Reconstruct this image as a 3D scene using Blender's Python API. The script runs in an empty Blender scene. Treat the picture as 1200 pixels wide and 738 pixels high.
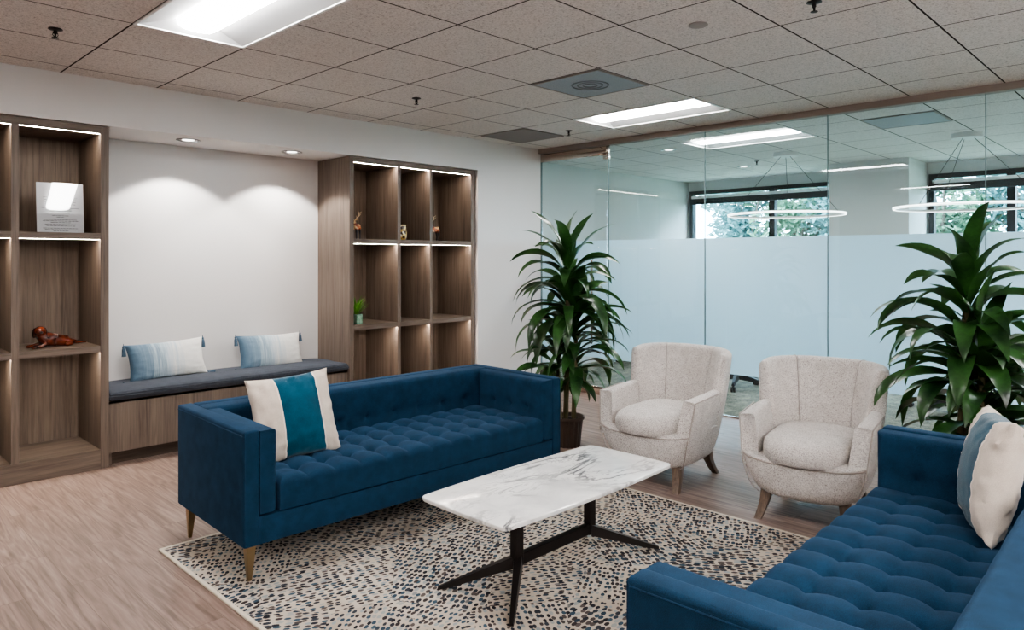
import bpy, bmesh, math, random
from mathutils import Vector, Matrix, Euler, noise as mn
R = math.radians
PI = math.pi
S = bpy.context.scene
COL = S.collection
random.seed(7)

# ------------------------------------------------------------------ helpers
def link(o, parent=None):
    COL.objects.link(o)
    if parent is not None:
        o.parent = parent
    return o

def obj(name, bm, mat, parent=None, loc=None, smooth=True, angle=40):
    me = bpy.data.meshes.new(name)
    bmesh.ops.recalc_face_normals(bm, faces=bm.faces[:])
    bm.to_mesh(me)
    bm.free()
    mats = mat if isinstance(mat, (list, tuple)) else [mat]
    for m in mats:
        me.materials.append(m)
    if smooth:
        me.polygons.foreach_set('use_smooth', [True] * len(me.polygons))
        try:
            me.set_sharp_from_angle(angle=R(angle))
        except Exception:
            pass
    o = bpy.data.objects.new(name, me)
    if loc is not None:
        o.location = loc
    return link(o, parent)

def tag(o, label=None, cat=None, group=None, kind=None):
    if label: o['label'] = label
    if cat: o['category'] = cat
    if group: o['group'] = group
    if kind: o['kind'] = kind
    return o

def thing(name, label, cat, loc=(0, 0, 0), rotz=0.0, group=None):
    o = bpy.data.objects.new(name, None)
    o.empty_display_size = 0.1
    o.location = loc
    o.rotation_euler = (0, 0, rotz)
    link(o)
    return tag(o, label, cat, group)

def struct(name, bm, mat, parent=None, **k):
    o = obj(name, bm, mat, parent, **k)
    if parent is None:
        o['kind'] = 'structure'
    return o

def dup(root, loc, rotz, label, group=None, name=None):
    def rec(o, parent):
        c = o.copy()
        link(c)
        if parent is not None:
            c.parent = parent
        for ch in list(o.children):
            rec(ch, c)
        return c
    r = rec(root, None)
    if name: r.name = name
    r.location = loc
    e = root.rotation_euler.copy()
    r.rotation_euler = (e.x, e.y, rotz)
    r['label'] = label
    if group: r['group'] = group
    return r

def new():
    return bmesh.new()

def add_box(bm, x0, x1, y0, y1, z0, z1, bev=0.0, seg=2, M=None, mi=0):
    r = bmesh.ops.create_cube(bm, size=1.0)
    vs = r['verts']
    bmesh.ops.scale(bm, vec=(x1 - x0, y1 - y0, z1 - z0), verts=vs)
    bmesh.ops.translate(bm, vec=((x0 + x1) / 2, (y0 + y1) / 2, (z0 + z1) / 2), verts=vs)
    if bev > 0:
        es = list({e for v in vs for e in v.link_edges})
        r2 = bmesh.ops.bevel(bm, geom=es, offset=bev, segments=seg, profile=0.5, affect='EDGES', clamp_overlap=True)
        vs = list({v for f in r2['faces'] for v in f.verts} | {v for v in vs if v.is_valid})
    if M is not None:
        bmesh.ops.transform(bm, matrix=M, verts=vs)
    if mi:
        for f in {f for v in vs for f in v.link_faces}: f.material_index = mi
    return vs

def box(*a, **k):
    bm = new()
    add_box(bm, *a, **k)
    return bm

def add_ring_loft(bm, rings, cap=True, close=True, mi=0):
    vr = [[bm.verts.new(p) for p in ring] for ring in rings]
    n = len(vr[0])
    fs = []
    for a, b in zip(vr, vr[1:]):
        for i in range(n if close else n - 1):
            j = (i + 1) % n
            try: fs.append(bm.faces.new((a[i], a[j], b[j], b[i])))
            except ValueError: pass
    if cap:
        for ring in (vr[0], vr[-1]):
            try: fs.append(bm.faces.new(ring))
            except ValueError: pass
    for f in fs: f.material_index = mi
    return vr

def add_tube(bm, pts, rad, n=8, cap=True, mi=0):
    pts = [Vector(p) for p in pts]
    rings = []
    up = Vector((0, 0, 1))
    d0 = (pts[1] - pts[0]).normalized()
    if abs(d0.dot(up)) > 0.95: up = Vector((1, 0, 0))
    s = d0.cross(up).normalized()
    for i, p in enumerate(pts):
        a = pts[max(i - 1, 0)]; b = pts[min(i + 1, len(pts) - 1)]
        d = (b - a).normalized()
        s = (s - d * s.dot(d)).normalized()
        t = d.cross(s)
        r = rad[i] if isinstance(rad, (list, tuple)) else rad
        rings.append([p + (s * math.cos(2 * PI * k / n) + t * math.sin(2 * PI * k / n)) * r for k in range(n)])
    return add_ring_loft(bm, rings, cap, True, mi)

def add_lathe(bm, prof, n=24, M=None, mi=0, cap=True):
    rings = []
    for r, z in prof:
        ring = [Vector((r * math.cos(2 * PI * k / n), r * math.sin(2 * PI * k / n), z)) for k in range(n)]
        if M is not None: ring = [M @ p for p in ring]
        rings.append(ring)
    return add_ring_loft(bm, rings, cap, True, mi)

def rpoly(pts, r, n=4):
    """polygon with rounded corners (3-D points)"""
    out = []
    m = len(pts)
    pts = [Vector(p) for p in pts]
    for i in range(m):
        p = pts[i]; a = pts[i - 1]; b = pts[(i + 1) % m]
        ri = r[i] if isinstance(r, (list, tuple)) else r
        va = a - p; vb = b - p
        ra = min(ri, va.length * .48); rb = min(ri, vb.length * .48)
        pa = p + va.normalized() * ra; pb = p + vb.normalized() * rb
        for k in range(n + 1):
            t = k / n
            out.append(pa * (1 - t) ** 2 + p * 2 * t * (1 - t) + pb * t * t)
    return out

def add_skin(name, verts, edges, radii, mat, parent, sub=2, loc=None):
    me = bpy.data.meshes.new(name)
    me.from_pydata(verts, edges, [])
    me.materials.append(mat)
    o = bpy.data.objects.new(name, me)
    if loc is not None: o.location = loc
    link(o, parent)
    m = o.modifiers.new('skin', 'SKIN')
    for i, v in enumerate(me.skin_vertices[0].data):
        r = radii[i]
        v.radius = (r, r) if not isinstance(r, tuple) else r
    me.skin_vertices[0].data[0].use_root = True
    m.use_smooth_shade = True
    s = o.modifiers.new('sub', 'SUBSURF')
    s.levels = sub; s.render_levels = sub
    return o

# ------------------------------------------------------------------ materials
def lin(c):
    return tuple(((x / 255) / 12.92 if x / 255 <= 0.04045 else ((x / 255 + 0.055) / 1.055) ** 2.4) for x in c)

class NT:
    def __init__(self, name):
        self.m = bpy.data.materials.new(name)
        self.m.use_nodes = True
        self.t = self.m.node_tree
        self.t.nodes.clear()
        self.out = self.n('ShaderNodeOutputMaterial')
    def n(self, typ, **k):
        nd = self.t.nodes.new(typ)
        for a, b in k.items():
            if a.startswith('i_'):
                key = a[2:]
                key = int(key) if key.isdigit() else key.replace('_', ' ')
                self.set(nd.inputs[key], b)
            else:
                setattr(nd, a, b)
        return nd
    def set(self, sock, v):
        if isinstance(v, bpy.types.NodeSocket):
            self.t.links.new(v, sock)
        elif isinstance(v, (tuple, list)) and len(v) == 3 and sock.type == 'RGBA':
            sock.default_value = (*v, 1)
        else:
            sock.default_value = v
    def coord(self, kind='Object', scale=(1, 1, 1), rot=(0, 0, 0)):
        c = self.n('ShaderNodeTexCoord')
        mp = self.n('ShaderNodeMapping')
        self.t.links.new(c.outputs[kind], mp.inputs['Vector'])
        mp.inputs['Scale'].default_value = scale
        mp.inputs['Rotation'].default_value = rot
        return mp.outputs['Vector']
    def noise(self, vec, scale, detail=3, rough=.5, dist=0.0):
        nd = self.n('ShaderNodeTexNoise', i_Scale=scale, i_Detail=detail, i_Roughness=rough, i_Distortion=dist)
        self.t.links.new(vec, nd.inputs['Vector'])
        return nd.outputs['Fac']
    def ramp(self, fac, stops, interp='LINEAR'):
        nd = self.n('ShaderNodeValToRGB')
        nd.color_ramp.interpolation = interp
        el = nd.color_ramp.elements
        while len(el) < len(stops): el.new(0.5)
        for e, (p, c) in zip(el, stops):
            e.position = p
            e.color = (*c, 1) if len(c) == 3 else c
        self.t.links.new(fac, nd.inputs['Fac'])
        return nd.outputs['Color']
    def mix(self, fac, a, b, mode='MIX'):
        nd = self.n('ShaderNodeMix', data_type='RGBA', blend_type=mode)
        self.set(nd.inputs[0], fac); self.set(nd.inputs[6], a); self.set(nd.inputs[7], b)
        return nd.outputs[2]
    def math(self, op, a, b=0.0, c=None):
        nd = self.n('ShaderNodeMath', operation=op)
        self.set(nd.inputs[0], a); self.set(nd.inputs[1], b)
        if c is not None: self.set(nd.inputs[2], c)
        return nd.outputs[0]
    def bump(self, h, strength=.3, dist=.01):
        nd = self.n('ShaderNodeBump', i_Strength=strength, i_Distance=dist)
        self.t.links.new(h, nd.inputs['Height'])
        return nd.outputs['Normal']
    def bsdf(self, color=None, rough=.5, metal=0.0, spec=.5, normal=None, **k):
        b = self.n('ShaderNodeBsdfPrincipled')
        if color is not None: self.set(b.inputs['Base Color'], color)
        self.set(b.inputs['Roughness'], rough)
        self.set(b.inputs['Metallic'], metal)
        self.set(b.inputs['Specular IOR Level'], spec)
        if normal is not None: self.t.links.new(normal, b.inputs['Normal'])
        for a, v in k.items():
            self.set(b.inputs[a.replace('_', ' ')], v)
        return b
    def done(self, shader):
        s = shader.outputs[0] if hasattr(shader, 'outputs') else shader
        self.t.links.new(s, self.out.inputs['Surface'])
        return self.m

def plain(name, c, rough=.5, metal=0.0, spec=.5, emit=None, es=0.0, var=0.06, **k):
    t = NT(name)
    v = t.coord()
    nz = t.noise(v, 9, 3)
    col = t.mix(t.math('MULTIPLY', nz, var * 2), c, tuple(x * .6 for x in c))
    b = t.bsdf(col, rough, metal, spec, **k)
    if emit is not None:
        t.set(b.inputs['Emission Color'], emit); b.inputs['Emission Strength'].default_value = es
    return t.done(b)

def emitter(name, c, s):
    t = NT(name)
    e = t.n('ShaderNodeEmission', i_Color=c, i_Strength=s)
    return t.done(e)

def wood_mat(name, c1, c2, axis='Z', rough=.5, scale=1.0):
    t = NT(name)
    sc = {'Z': (1, 1, .035), 'X': (.035, 1, 1), 'Y': (1, .035, 1)}[axis]
    v = t.coord('Object', sc)
    n1 = t.noise(v, 55 * scale, 5, .62, .4)
    n2 = t.noise(v, 11 * scale, 3, .5, .2)
    n3 = t.noise(v, 190 * scale, 3, .6)
    f = t.math('ADD', t.math('MULTIPLY', n1, .55), t.math('ADD', t.math('MULTIPLY', n2, .35), t.math('MULTIPLY', n3, .22)))
    col = t.ramp(f, [(.36, c2), (.50, tuple((a + b) / 2 for a, b in zip(c1, c2))), (.68, c1)])
    return t.done(t.bsdf(col, rough, 0, .35, t.bump(n1, .08, .002)))

WOOD_A, WOOD_B = lin((122, 108, 97)), lin((66, 56, 49))
M_wood = wood_mat('walnut_laminate', WOOD_A, WOOD_B, 'Z')
M_woodh = wood_mat('walnut_laminate_flat', WOOD_A, WOOD_B, 'X')
M_legwood = wood_mat('washed_leg_wood', lin((112, 94, 80)), lin((62, 50, 43)), 'Z', .45, 1.5)

def paint(name, c):
    t = NT(name)
    v = t.coord()
    n = t.noise(v, 240, 2)
    n2 = t.noise(v, 1.2, 2)
    col = t.mix(t.math('MULTIPLY', n2, .16), c, tuple(x * .8 for x in c))
    return t.done(t.bsdf(col, .75, 0, .25, t.bump(n, .06, .001)))
M_wall = paint('white_wall_paint', lin((221, 218, 216)))
M_wall_far = paint('off_white_wall_paint', lin((206, 206, 203)))

def ceiling_mat():
    t = NT('acoustic_tile_grid')
    c = t.n('ShaderNodeTexCoord')
    sep = t.n('ShaderNodeSeparateXYZ'); t.t.links.new(c.outputs['Object'], sep.inputs[0])
    def line(s, off):
        a = t.math('DIVIDE', t.math('SUBTRACT', s, off), .6096)
        fr = t.math('FRACT', t.math('ADD', a, 100.5))
        d = t.math('ABSOLUTE', t.math('SUBTRACT', fr, .5))
        return t.math('LESS_THAN', d, .0085)
    g = t.math('MAXIMUM', line(sep.outputs[0], 1.285), line(sep.outputs[1], 4.075))
    v = t.coord()
    n1 = t.noise(v, 95, 4, .7); n2 = t.noise(v, 260, 3, .7)
    f = t.math('ADD', t.math('MULTIPLY', n1, .6), t.math('MULTIPLY', n2, .4))
    tile = t.ramp(f, [(.36, lin((132, 126, 122))), (.46, lin((208, 202, 197))), (.62, lin((230, 224, 219)))])
    col = t.mix(g, tile, lin((52, 45, 40)))
    return t.done(t.bsdf(col, .9, 0, .1, t.bump(f, .35, .004)))
M_ceil = ceiling_mat()

def floor_mat():
    t = NT('vinyl_plank_floor')
    v = t.coord('Object', (1, 1, 1), (0, 0, R(90)))
    br = t.n('ShaderNodeTexBrick', i_Scale=1.0, i_Mortar_Size=.0009, i_Mortar_Smooth=.2, i_Bias=0.0,
             i_Brick_Width=1.22, i_Row_Height=.18)
    br.offset = .37
    t.t.links.new(v, br.inputs['Vector'])
    t.set(br.inputs['Color1'], (0.2, .2, .2)); t.set(br.inputs['Color2'], (.9, .9, .9)); t.set(br.inputs['Mortar'], (0, 0, 0))
    pid = br.outputs['Color']
    # shift the grain from plank to plank
    vo = t.coord('Object', (1, .06, 1))
    add = t.n('ShaderNodeVectorMath', operation='ADD')
    t.t.links.new(vo, add.inputs[0])
    sc = t.n('ShaderNodeVectorMath', operation='SCALE', i_Scale=13.0)
    t.t.links.new(pid, sc.inputs[0]); t.t.links.new(sc.outputs[0], add.inputs[1])
    gv = add.outputs[0]
    n1 = t.noise(gv, 34, 6, .62, .9)
    n2 = t.noise(gv, 7, 3, .5, 1.2)
    rings = t.math('FRACT', t.math('MULTIPLY', n2, 9.0))
    rr = t.math('ABSOLUTE', t.math('SUBTRACT', rings, .5))
    f = t.math('ADD', t.math('MULTIPLY', n1, .75), t.math('MULTIPLY', rr, .30))
    wood = t.ramp(f, [(.28, lin((98, 81, 73))), (.45, lin((130, 110, 101))), (.66, lin((157, 137, 127)))])
    sepc = t.n('ShaderNodeSeparateColor'); t.t.links.new(pid, sepc.inputs[0])
    wood = t.mix(t.math('MULTIPLY', sepc.outputs[0], .22), wood, lin((112, 93, 80)))
    col = t.mix(br.outputs['Fac'], wood, lin((88, 72, 62)))
    return t.done(t.bsdf(col, .48, 0, .3, t.bump(n1, .07, .002)))
M_floor = floor_mat()

def carpet_mat():
    t = NT('grey_mottled_carpet')
    v = t.coord()
    n = t.noise(v, 7, 6, .75); n2 = t.noise(v, 60, 3, .7)
    f = t.math('ADD', t.math('MULTIPLY', n, .6), t.math('MULTIPLY', n2, .4))
    col = t.ramp(f, [(.36, lin((70, 72, 68))), (.5, lin((122, 120, 108))), (.64, lin((168, 160, 140)))])
    return t.done(t.bsdf(col, .95, 0, .1, t.bump(n2, .4, .005)))
M_carpet = carpet_mat()

def rug_mat():
    t = NT('dotted_rug_weave')
    v0 = t.coord()
    # big facets each lay the dots along their own direction
    big = t.n('ShaderNodeTexVoronoi', i_Scale=1.9, i_Randomness=.9); t.t.links.new(v0, big.inputs['Vector'])
    sepb = t.n('ShaderNodeSeparateColor'); t.t.links.new(big.outputs['Color'], sepb.inputs[0])
    rot = t.n('ShaderNodeVectorRotate', rotation_type='Z_AXIS')
    t.t.links.new(v0, rot.inputs['Vector'])
    t.set(rot.inputs['Angle'], t.math('MULTIPLY', t.math('SUBTRACT', sepb.outputs[0], .5), 2.2))
    mp = t.n('ShaderNodeMapping'); t.t.links.new(rot.outputs[0], mp.inputs['Vector'])
    mp.inputs['Scale'].default_value = (1.0, 1.65, 1.0)
    vor = t.n('ShaderNodeTexVoronoi', i_Scale=27, i_Randomness=.55); t.t.links.new(mp.outputs[0], vor.inputs['Vector'])
    n = t.noise(v0, 150, 2, .6)
    n2 = t.noise(v0, 2.6, 3, .6)
    d = t.math('ADD', vor.outputs['Distance'], t.math('MULTIPLY', t.math('SUBTRACT', n, .5), .22))
    edge = t.math('ADD', t.math('ADD', .27, t.math('MULTIPLY', n2, .22)), t.math('MULTIPLY', sepb.outputs[1], .10))
    dot = t.math('LESS_THAN', d, edge)
    sepc = t.n('ShaderNodeSeparateColor'); t.t.links.new(vor.outputs['Color'], sepc.inputs[0])
    dcol = t.ramp(sepc.outputs[0], [(0, lin((34, 34, 40))), (.34, lin((56, 60, 68))), (.36, lin((46, 62, 76))), (.58, lin((64, 84, 98))),
                                    (.60, lin((52, 46, 48))), (.84, lin((92, 84, 82))), (.86, lin((138, 146, 148))), (1, lin((150, 150, 146)))], 'LINEAR')
    base = t.ramp(n2, [(.35, lin((172, 160, 147))), (.55, lin((194, 183, 170))), (.72, lin((160, 150, 141)))])
    base = t.mix(t.math('MULTIPLY', sepb.outputs[2], .35), base, lin((150, 136, 124)))
    base = t.mix(t.math('MULTIPLY', t.math('SUBTRACT', n, .35), .5), base, lin((160, 150, 140)))
    col = t.mix(dot, base, dcol)
    return t.done(t.bsdf(col, .95, 0, .1, t.bump(t.math('ADD', n, t.math('MULTIPLY', dot, .4)), .35, .004)))
M_rug = rug_mat()
M_bind = plain('rug_binding', lin((196, 186, 170)), .9)

def fabric(name, c, c2, scale=420, sheen=.35, bump=.25, specks=None):
    t = NT(name)
    v = t.coord()
    n = t.noise(v, scale, 2, .7)
    n2 = t.noise(v, 14, 4, .6)
    col = t.ramp(t.math('ADD', t.math('MULTIPLY', n, .7), t.math('MULTIPLY', n2, .3)), [(.36, c2), (.62, c)])
    if specks:
        s1 = t.noise(v, specks[0], 3, .8)
        k = t.ramp(s1, [(specks[1], (1, 1, 1)), (specks[1] + .05, (0, 0, 0))])
        col = t.mix(t.math('MULTIPLY', k, .85), col, specks[2])
    b = t.bsdf(col, .92, 0, .15, t.bump(n, bump, .002))
    b.inputs['Sheen Weight'].default_value = sheen
    b.inputs['Sheen Roughness'].default_value = .45
    t.set(b.inputs['Sheen Tint'], tuple(min(1, x * 3 + .06) for x in c))
    return t.done(b)
M_blue = fabric('navy_blue_velvet', lin((30, 60, 86)), lin((12, 33, 50)), 520, .25)
M_tweed = fabric('cream_tweed', lin((226, 221, 217)), lin((190, 183, 178)), 300, .15, .5, (230, .42, lin((96, 86, 82))))
M_tweed_seam = fabric('tweed_seam_welt', lin((176, 168, 162)), lin((138, 130, 124)), 300, .1, .4)
M_grey = fabric('slate_velvet', lin((76, 80, 88)), lin((46, 49, 56)), 260, .35)
M_beige = fabric('oatmeal_linen', lin((214, 200, 186)), lin((186, 171, 158)), 420, .15, .4)
M_teal = fabric('teal_velvet', lin((10, 96, 124)), lin((4, 66, 92)), 420, .6)
M_tassel = fabric('slate_blue_yarn', lin((86, 106, 122)), lin((50, 66, 82)), 300, .2)
M_brass = plain('brushed_brass', lin((158, 138, 108)), .34, 1.0)
M_blackmetal = plain('dark_bronze_metal', lin((46, 41, 40)), .42, .7)
M_steel = plain('satin_steel', lin((196, 194, 190)), .25, 1.0)
M_mirror = plain('polished_steel', lin((200, 186, 176)), .06, 1.0, var=.01)
M_seal = plain('grey_green_glass_edge', lin((112, 128, 128)), .85, spec=.1)
M_refl = plain('matt_white_reflector', lin((176, 176, 176)), .6)
M_dim = paint('dark_bounce_cut_paint', lin((120, 114, 110)))  # unseen left and front walls made dark to cut light bounced into the room
M_white = plain('white_enamel', lin((236, 236, 234)), .45)
M_offw = plain('white_plastic', lin((214, 212, 208)), .5)
M_black = plain('black_plastic', lin((24, 24, 26)), .5)
M_frame = plain('black_aluminium', lin((34, 38, 42)), .45)
M_header = plain('taupe_header', lin((142, 132, 125)), .6)

def ombre_mat():
    t = NT('ombre_blue_linen')
    c = t.n('ShaderNodeTexCoord')
    sep = t.n('ShaderNodeSeparateXYZ'); t.t.links.new(c.outputs['UV'], sep.inputs[0])
    mp = t.n('ShaderNodeMapping'); t.t.links.new(c.outputs['UV'], mp.inputs['Vector']); mp.inputs['Scale'].default_value = (34, .8, 1)
    st = t.noise(mp.outputs[0], 1.0, 3, .7)
    v = t.coord()
    n = t.noise(v, 420, 2)
    amt = t.math('MULTIPLY', t.math('SUBTRACT', st, .5), t.ramp(sep.outputs[0], [(.15, (.15,) * 3), (.4, (.75,) * 3), (.6, (.55,) * 3), (.75, (.05,) * 3)]))
    f = t.math('ADD', sep.outputs[0], t.math('ADD', amt, t.math('MULTIPLY', t.math('SUBTRACT', n, .5), .06)))
    col = t.ramp(f, [(.05, lin((82, 104, 122))), (.28, lin((120, 140, 155))), (.46, lin((176, 190, 198))), (.64, lin((216, 215, 211))), (1, lin((226, 222, 216)))])
    return t.done(t.bsdf(col, .9, 0, .15, t.bump(n, .3, .002)))
M_ombre = ombre_mat()

def band_mat():
    """three sewn panels: oatmeal, teal, oatmeal"""
    t = NT('three_panel_pillow_cloth')
    c = t.n('ShaderNodeTexCoord')
    sep = t.n('ShaderNodeSeparateXYZ'); t.t.links.new(c.outputs['UV'], sep.inputs[0])
    u = sep.outputs[0]
    v = t.coord(); n = t.noise(v, 420, 2, .7); n2 = t.noise(v, 12, 4, .6)
    w = t.math('ADD', t.math('MULTIPLY', n, .6), t.math('MULTIPLY', n2, .4))
    be = t.ramp(w, [(.36, lin((188, 173, 160))), (.62, lin((216, 203, 190)))])
    te = t.ramp(w, [(.36, lin((4, 54, 74))), (.62, lin((10, 80, 102)))])
    inb = t.math('MULTIPLY', t.math('GREATER_THAN', u, .345), t.math('LESS_THAN', u, .735))
    col = t.mix(inb, be, te)
    seam = t.math('MAXIMUM', t.math('COMPARE', u, .342, .006), t.math('COMPARE', u, .738, .006))
    col = t.mix(seam, col, lin((226, 216, 204)))
    b = t.bsdf(col, .9, 0, .15, t.bump(n, .3, .002))
    b.inputs['Sheen Weight'].default_value = .3
    return t.done(b)
M_band = band_mat()

def marble_mat():
    t = NT('white_veined_marble')
    v = t.coord('Object', (1, 1, 1), (0, 0, R(24)))
    def vein(scale, w, dist, sx, sy):
        vv = t.coord('Object', (sx, sy, 1), (0, 0, R(28)))
        n = t.noise(vv, scale, 6, .58, dist)
        d = t.math('ABSOLUTE', t.math('SUBTRACT', n, .5))
        return t.ramp(d, [(0, (1, 1, 1)), (w * .4, (.85,) * 3), (w, (.0,) * 3)])
    a = vein(1.6, .024, .9, .8, 1.7)
    b_ = vein(3.6, .016, 1.6, .7, 1.6)
    cl = t.noise(v, 3.2, 5, .6, .8)
    mask = t.ramp(t.noise(v, 1.7, 2), [(.41, (.06,) * 3), (.55, (1,) * 3)])
    base = t.ramp(cl, [(.35, lin((214, 214, 214))), (.6, lin((242, 241, 239)))])
    f = t.math('MULTIPLY', t.math('MAXIMUM', a, t.math('MULTIPLY', b_, .6)), mask)
    col = t.mix(t.math('MULTIPLY', f, .9), base, lin((78, 78, 84)))
    return t.done(t.bsdf(col, .08, 0, .5))
M_marble = marble_mat()

def glass_mat(name, tint, refl=1.0):
    t = NT(name)
    tr = t.n('ShaderNodeBsdfTransparent', i_Color=tint)
    gl = t.n('ShaderNodeBsdfGlossy', i_Roughness=.0, i_Color=(1, 1, 1))
    # the same reflectance on entry and exit, so thin sheets stay clear at grazing angles
    geo = t.n('ShaderNodeNewGeometry')
    fr = t.n('ShaderNodeFresnel')
    t.t.links.new(t.math('MULTIPLY_ADD', geo.outputs['Backfacing'], 1 / 1.45 - 1.45, 1.45), fr.inputs['IOR'])
    mx = t.n('ShaderNodeMixShader')
    t.t.links.new(t.math('MULTIPLY', fr.outputs[0], refl), mx.inputs[0])
    t.t.links.new(tr.outputs[0], mx.inputs[1]); t.t.links.new(gl.outputs[0], mx.inputs[2])
    return t.done(mx)
M_glass = glass_mat('partition_glass', (.905, .968, .982))
M_winglass = glass_mat('window_glass', (.93, .97, 1.0), .6)

def frost_mat():
    t = NT('frosted_film')
    c = t.coord(); n = t.noise(c, .9, 2)
    col = t.mix(n, (.86, .94, .98), (.78, .89, .95))
    tl = t.n('ShaderNodeBsdfTranslucent', i_Color=col)
    df = t.n('ShaderNodeBsdfDiffuse', i_Color=(.74, .86, .92))
    tr = t.n('ShaderNodeBsdfTransparent', i_Color=(.85, .92, .94))
    m1 = t.n('ShaderNodeMixShader', i_Fac=.42)
    t.t.links.new(tl.outputs[0], m1.inputs[1]); t.t.links.new(df.outputs[0], m1.inputs[2])
    m2 = t.n('ShaderNodeMixShader', i_Fac=.05)
    t.t.links.new(m1.outputs[0], m2.inputs[1]); t.t.links.new(tr.outputs[0], m2.inputs[2])
    return t.done(m2)
M_frost = frost_mat()

def leaf_mat(name, c1, c2, rough=.28):
    t = NT(name)
    v = t.coord(); n = t.noise(v, 6, 3); n2 = t.noise(v, 60, 2)
    col = t.ramp(t.math('ADD', t.math('MULTIPLY', n, .75), t.math('MULTIPLY', n2, .25)), [(.34, c2), (.62, c1)])
    b = t.bsdf(col, rough, 0, .5)
    tl = t.n('ShaderNodeBsdfTranslucent', i_Color=tuple(x * 1.3 for x in c1))
    mx = t.n('ShaderNodeMixShader', i_Fac=.12)
    t.t.links.new(b.outputs[0], mx.inputs[1]); t.t.links.new(tl.outputs[0], mx.inputs[2])
    return t.done(mx)
M_leaf = leaf_mat('dark_glossy_leaf', lin((56, 96, 46)), lin((14, 36, 20)))
M_grass = leaf_mat('bright_grass_leaf', lin((110, 170, 60)), lin((50, 112, 34)), .45)
M_tree = leaf_mat('outdoor_leaf', lin((104, 138, 132)), lin((48, 80, 80)), .6)
M_tree2 = leaf_mat('outdoor_leaf_green', lin((98, 128, 96)), lin((44, 70, 58)), .6)
M_cane = wood_mat('plant_cane', lin((108, 98, 70)), lin((46, 54, 34)), 'Z', .7, 2)
M_bark = wood_mat('tree_bark', lin((110, 96, 84)), lin((60, 52, 46)), 'Z', .9)
M_pot = plain('brown_nursery_pot', lin((66, 52, 44)), .5)
M_soil = plain('potting_soil', lin((38, 28, 22)), .95, var=.5)
M_ground = plain('outdoor_lawn', lin((120, 130, 110)), .95)

# ------------------------------------------------------------------ key dimensions (metres)
H = 2.72          # ceiling
EY = 1.48         # eye height
WY = 5.50         # shelf wall face
AY = 6.08         # alcove back
GX = 6.10         # glass partition
FX = 10.55        # window wall
G0X, G0Y, GS = 1.285, 4.075, .6096

# ------------------------------------------------------------------ room shell
bm = box(-3.2, GX, -4.6, 6.2, -.12, 0); struct('floor', bm, M_floor, smooth=False)
bm = box(GX, FX + .2, -2.6, 6.4, -.12, 0); struct('floor_meeting_room', bm, M_carpet, smooth=False)

troffers = [  # x cell, y cell (top end), visible label
    (0, 0, 'recessed ceiling light above the left end of the far sofa'),
    (6, 0, 'recessed ceiling light just in front of the glass partition'),
    (9, 0, 'recessed ceiling light seen through the glass, inside the meeting room'),
    (0, 6, None), (6, 6, None), (-6, 0, None), (-6, 6, None), (9, 6, None), (12, 6, None)]  # last cell is an added, unseen light that brightens the frosted glass
holes = set()
for (i, j, _) in troffers:
    holes.add((i, j)); holes.add((i, j + 1))
bm = new()
xs = [G0X + GS * i for i in range(-8, 17)]
ys = [G0Y - GS * j for j in range(-4, 16)]
cut_x = lambda x: min(max(x, -3.2), FX + .2)
cut_y = lambda y: min(max(y, -4.6), 6.4)
cache = {}
def cv(x, y):
    k = (round(x, 4), round(y, 4))
    if k not in cache: cache[k] = bm.verts.new((x, y, H))
    return cache[k]
for i in range(-8, 16):
    for j in range(-4, 15):
        if (i, j) in holes: continue
        x0, x1 = cut_x(G0X + GS * i), cut_x(G0X + GS * (i + 1))
        y1, y0 = cut_y(G0Y - GS * j), cut_y(G0Y - GS * (j + 1))
        if x1 - x0 < .01 or y1 - y0 < .01: continue
        bm.faces.new((cv(x0, y0), cv(x1, y0), cv(x1, y1), cv(x0, y1)))
struct('ceiling', bm, M_ceil, smooth=False)

# shelf wall: soffit, alcove back, solid piece on the right, far left
bm = new()
add_box(bm, -3.2, 5.10, WY, 6.3, 2.40, H)              # soffit
add_box(bm, -3.2, 5.10, AY, 6.3, 0, 2.40)              # back of niches
add_box(bm, 5.10, GX + .02, WY, 6.3, 0, H)             # right end
add_box(bm, -3.2, .06, WY, AY, 0, 2.40)                # far left
struct('wall_back', bm, M_wall, smooth=False)
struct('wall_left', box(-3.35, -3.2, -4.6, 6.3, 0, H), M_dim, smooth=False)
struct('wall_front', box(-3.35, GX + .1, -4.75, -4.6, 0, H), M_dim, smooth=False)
struct('wall_right', box(GX - .05, GX + .05, -4.6, -1.10, 0, H), M_wall, smooth=False)
struct('wall_meeting_side', box(GX + .02, FX + .2, 6.2, 6.35, 0, H), M_wall_far, smooth=False)
struct('wall_meeting_near', box(GX + .05, FX + .2, -2.75, -2.6, 0, H), M_wall_far, smooth=False)
# window wall with openings (sill .95, head 2.57)
bm = new()
add_box(bm, FX, FX + .2, -2.6, 6.35, 0, .95)
add_box(bm, FX, FX + .2, -2.6, 6.35, 2.57, H)
add_box(bm, FX, FX + .2, 6.16, 6.35, .95, 2.57)
add_box(bm, FX, FX + .2, 2.62, 3.62, .95, 2.57)
add_box(bm, FX, FX + .2, -2.6, -.9, .95, 2.57)
struct('wall_window', bm, M_wall_far, smooth=False)
struct('wall_column', box(9.72, FX, 2.64, 3.60, 0, H), M_wall_far, smooth=False)

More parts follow.
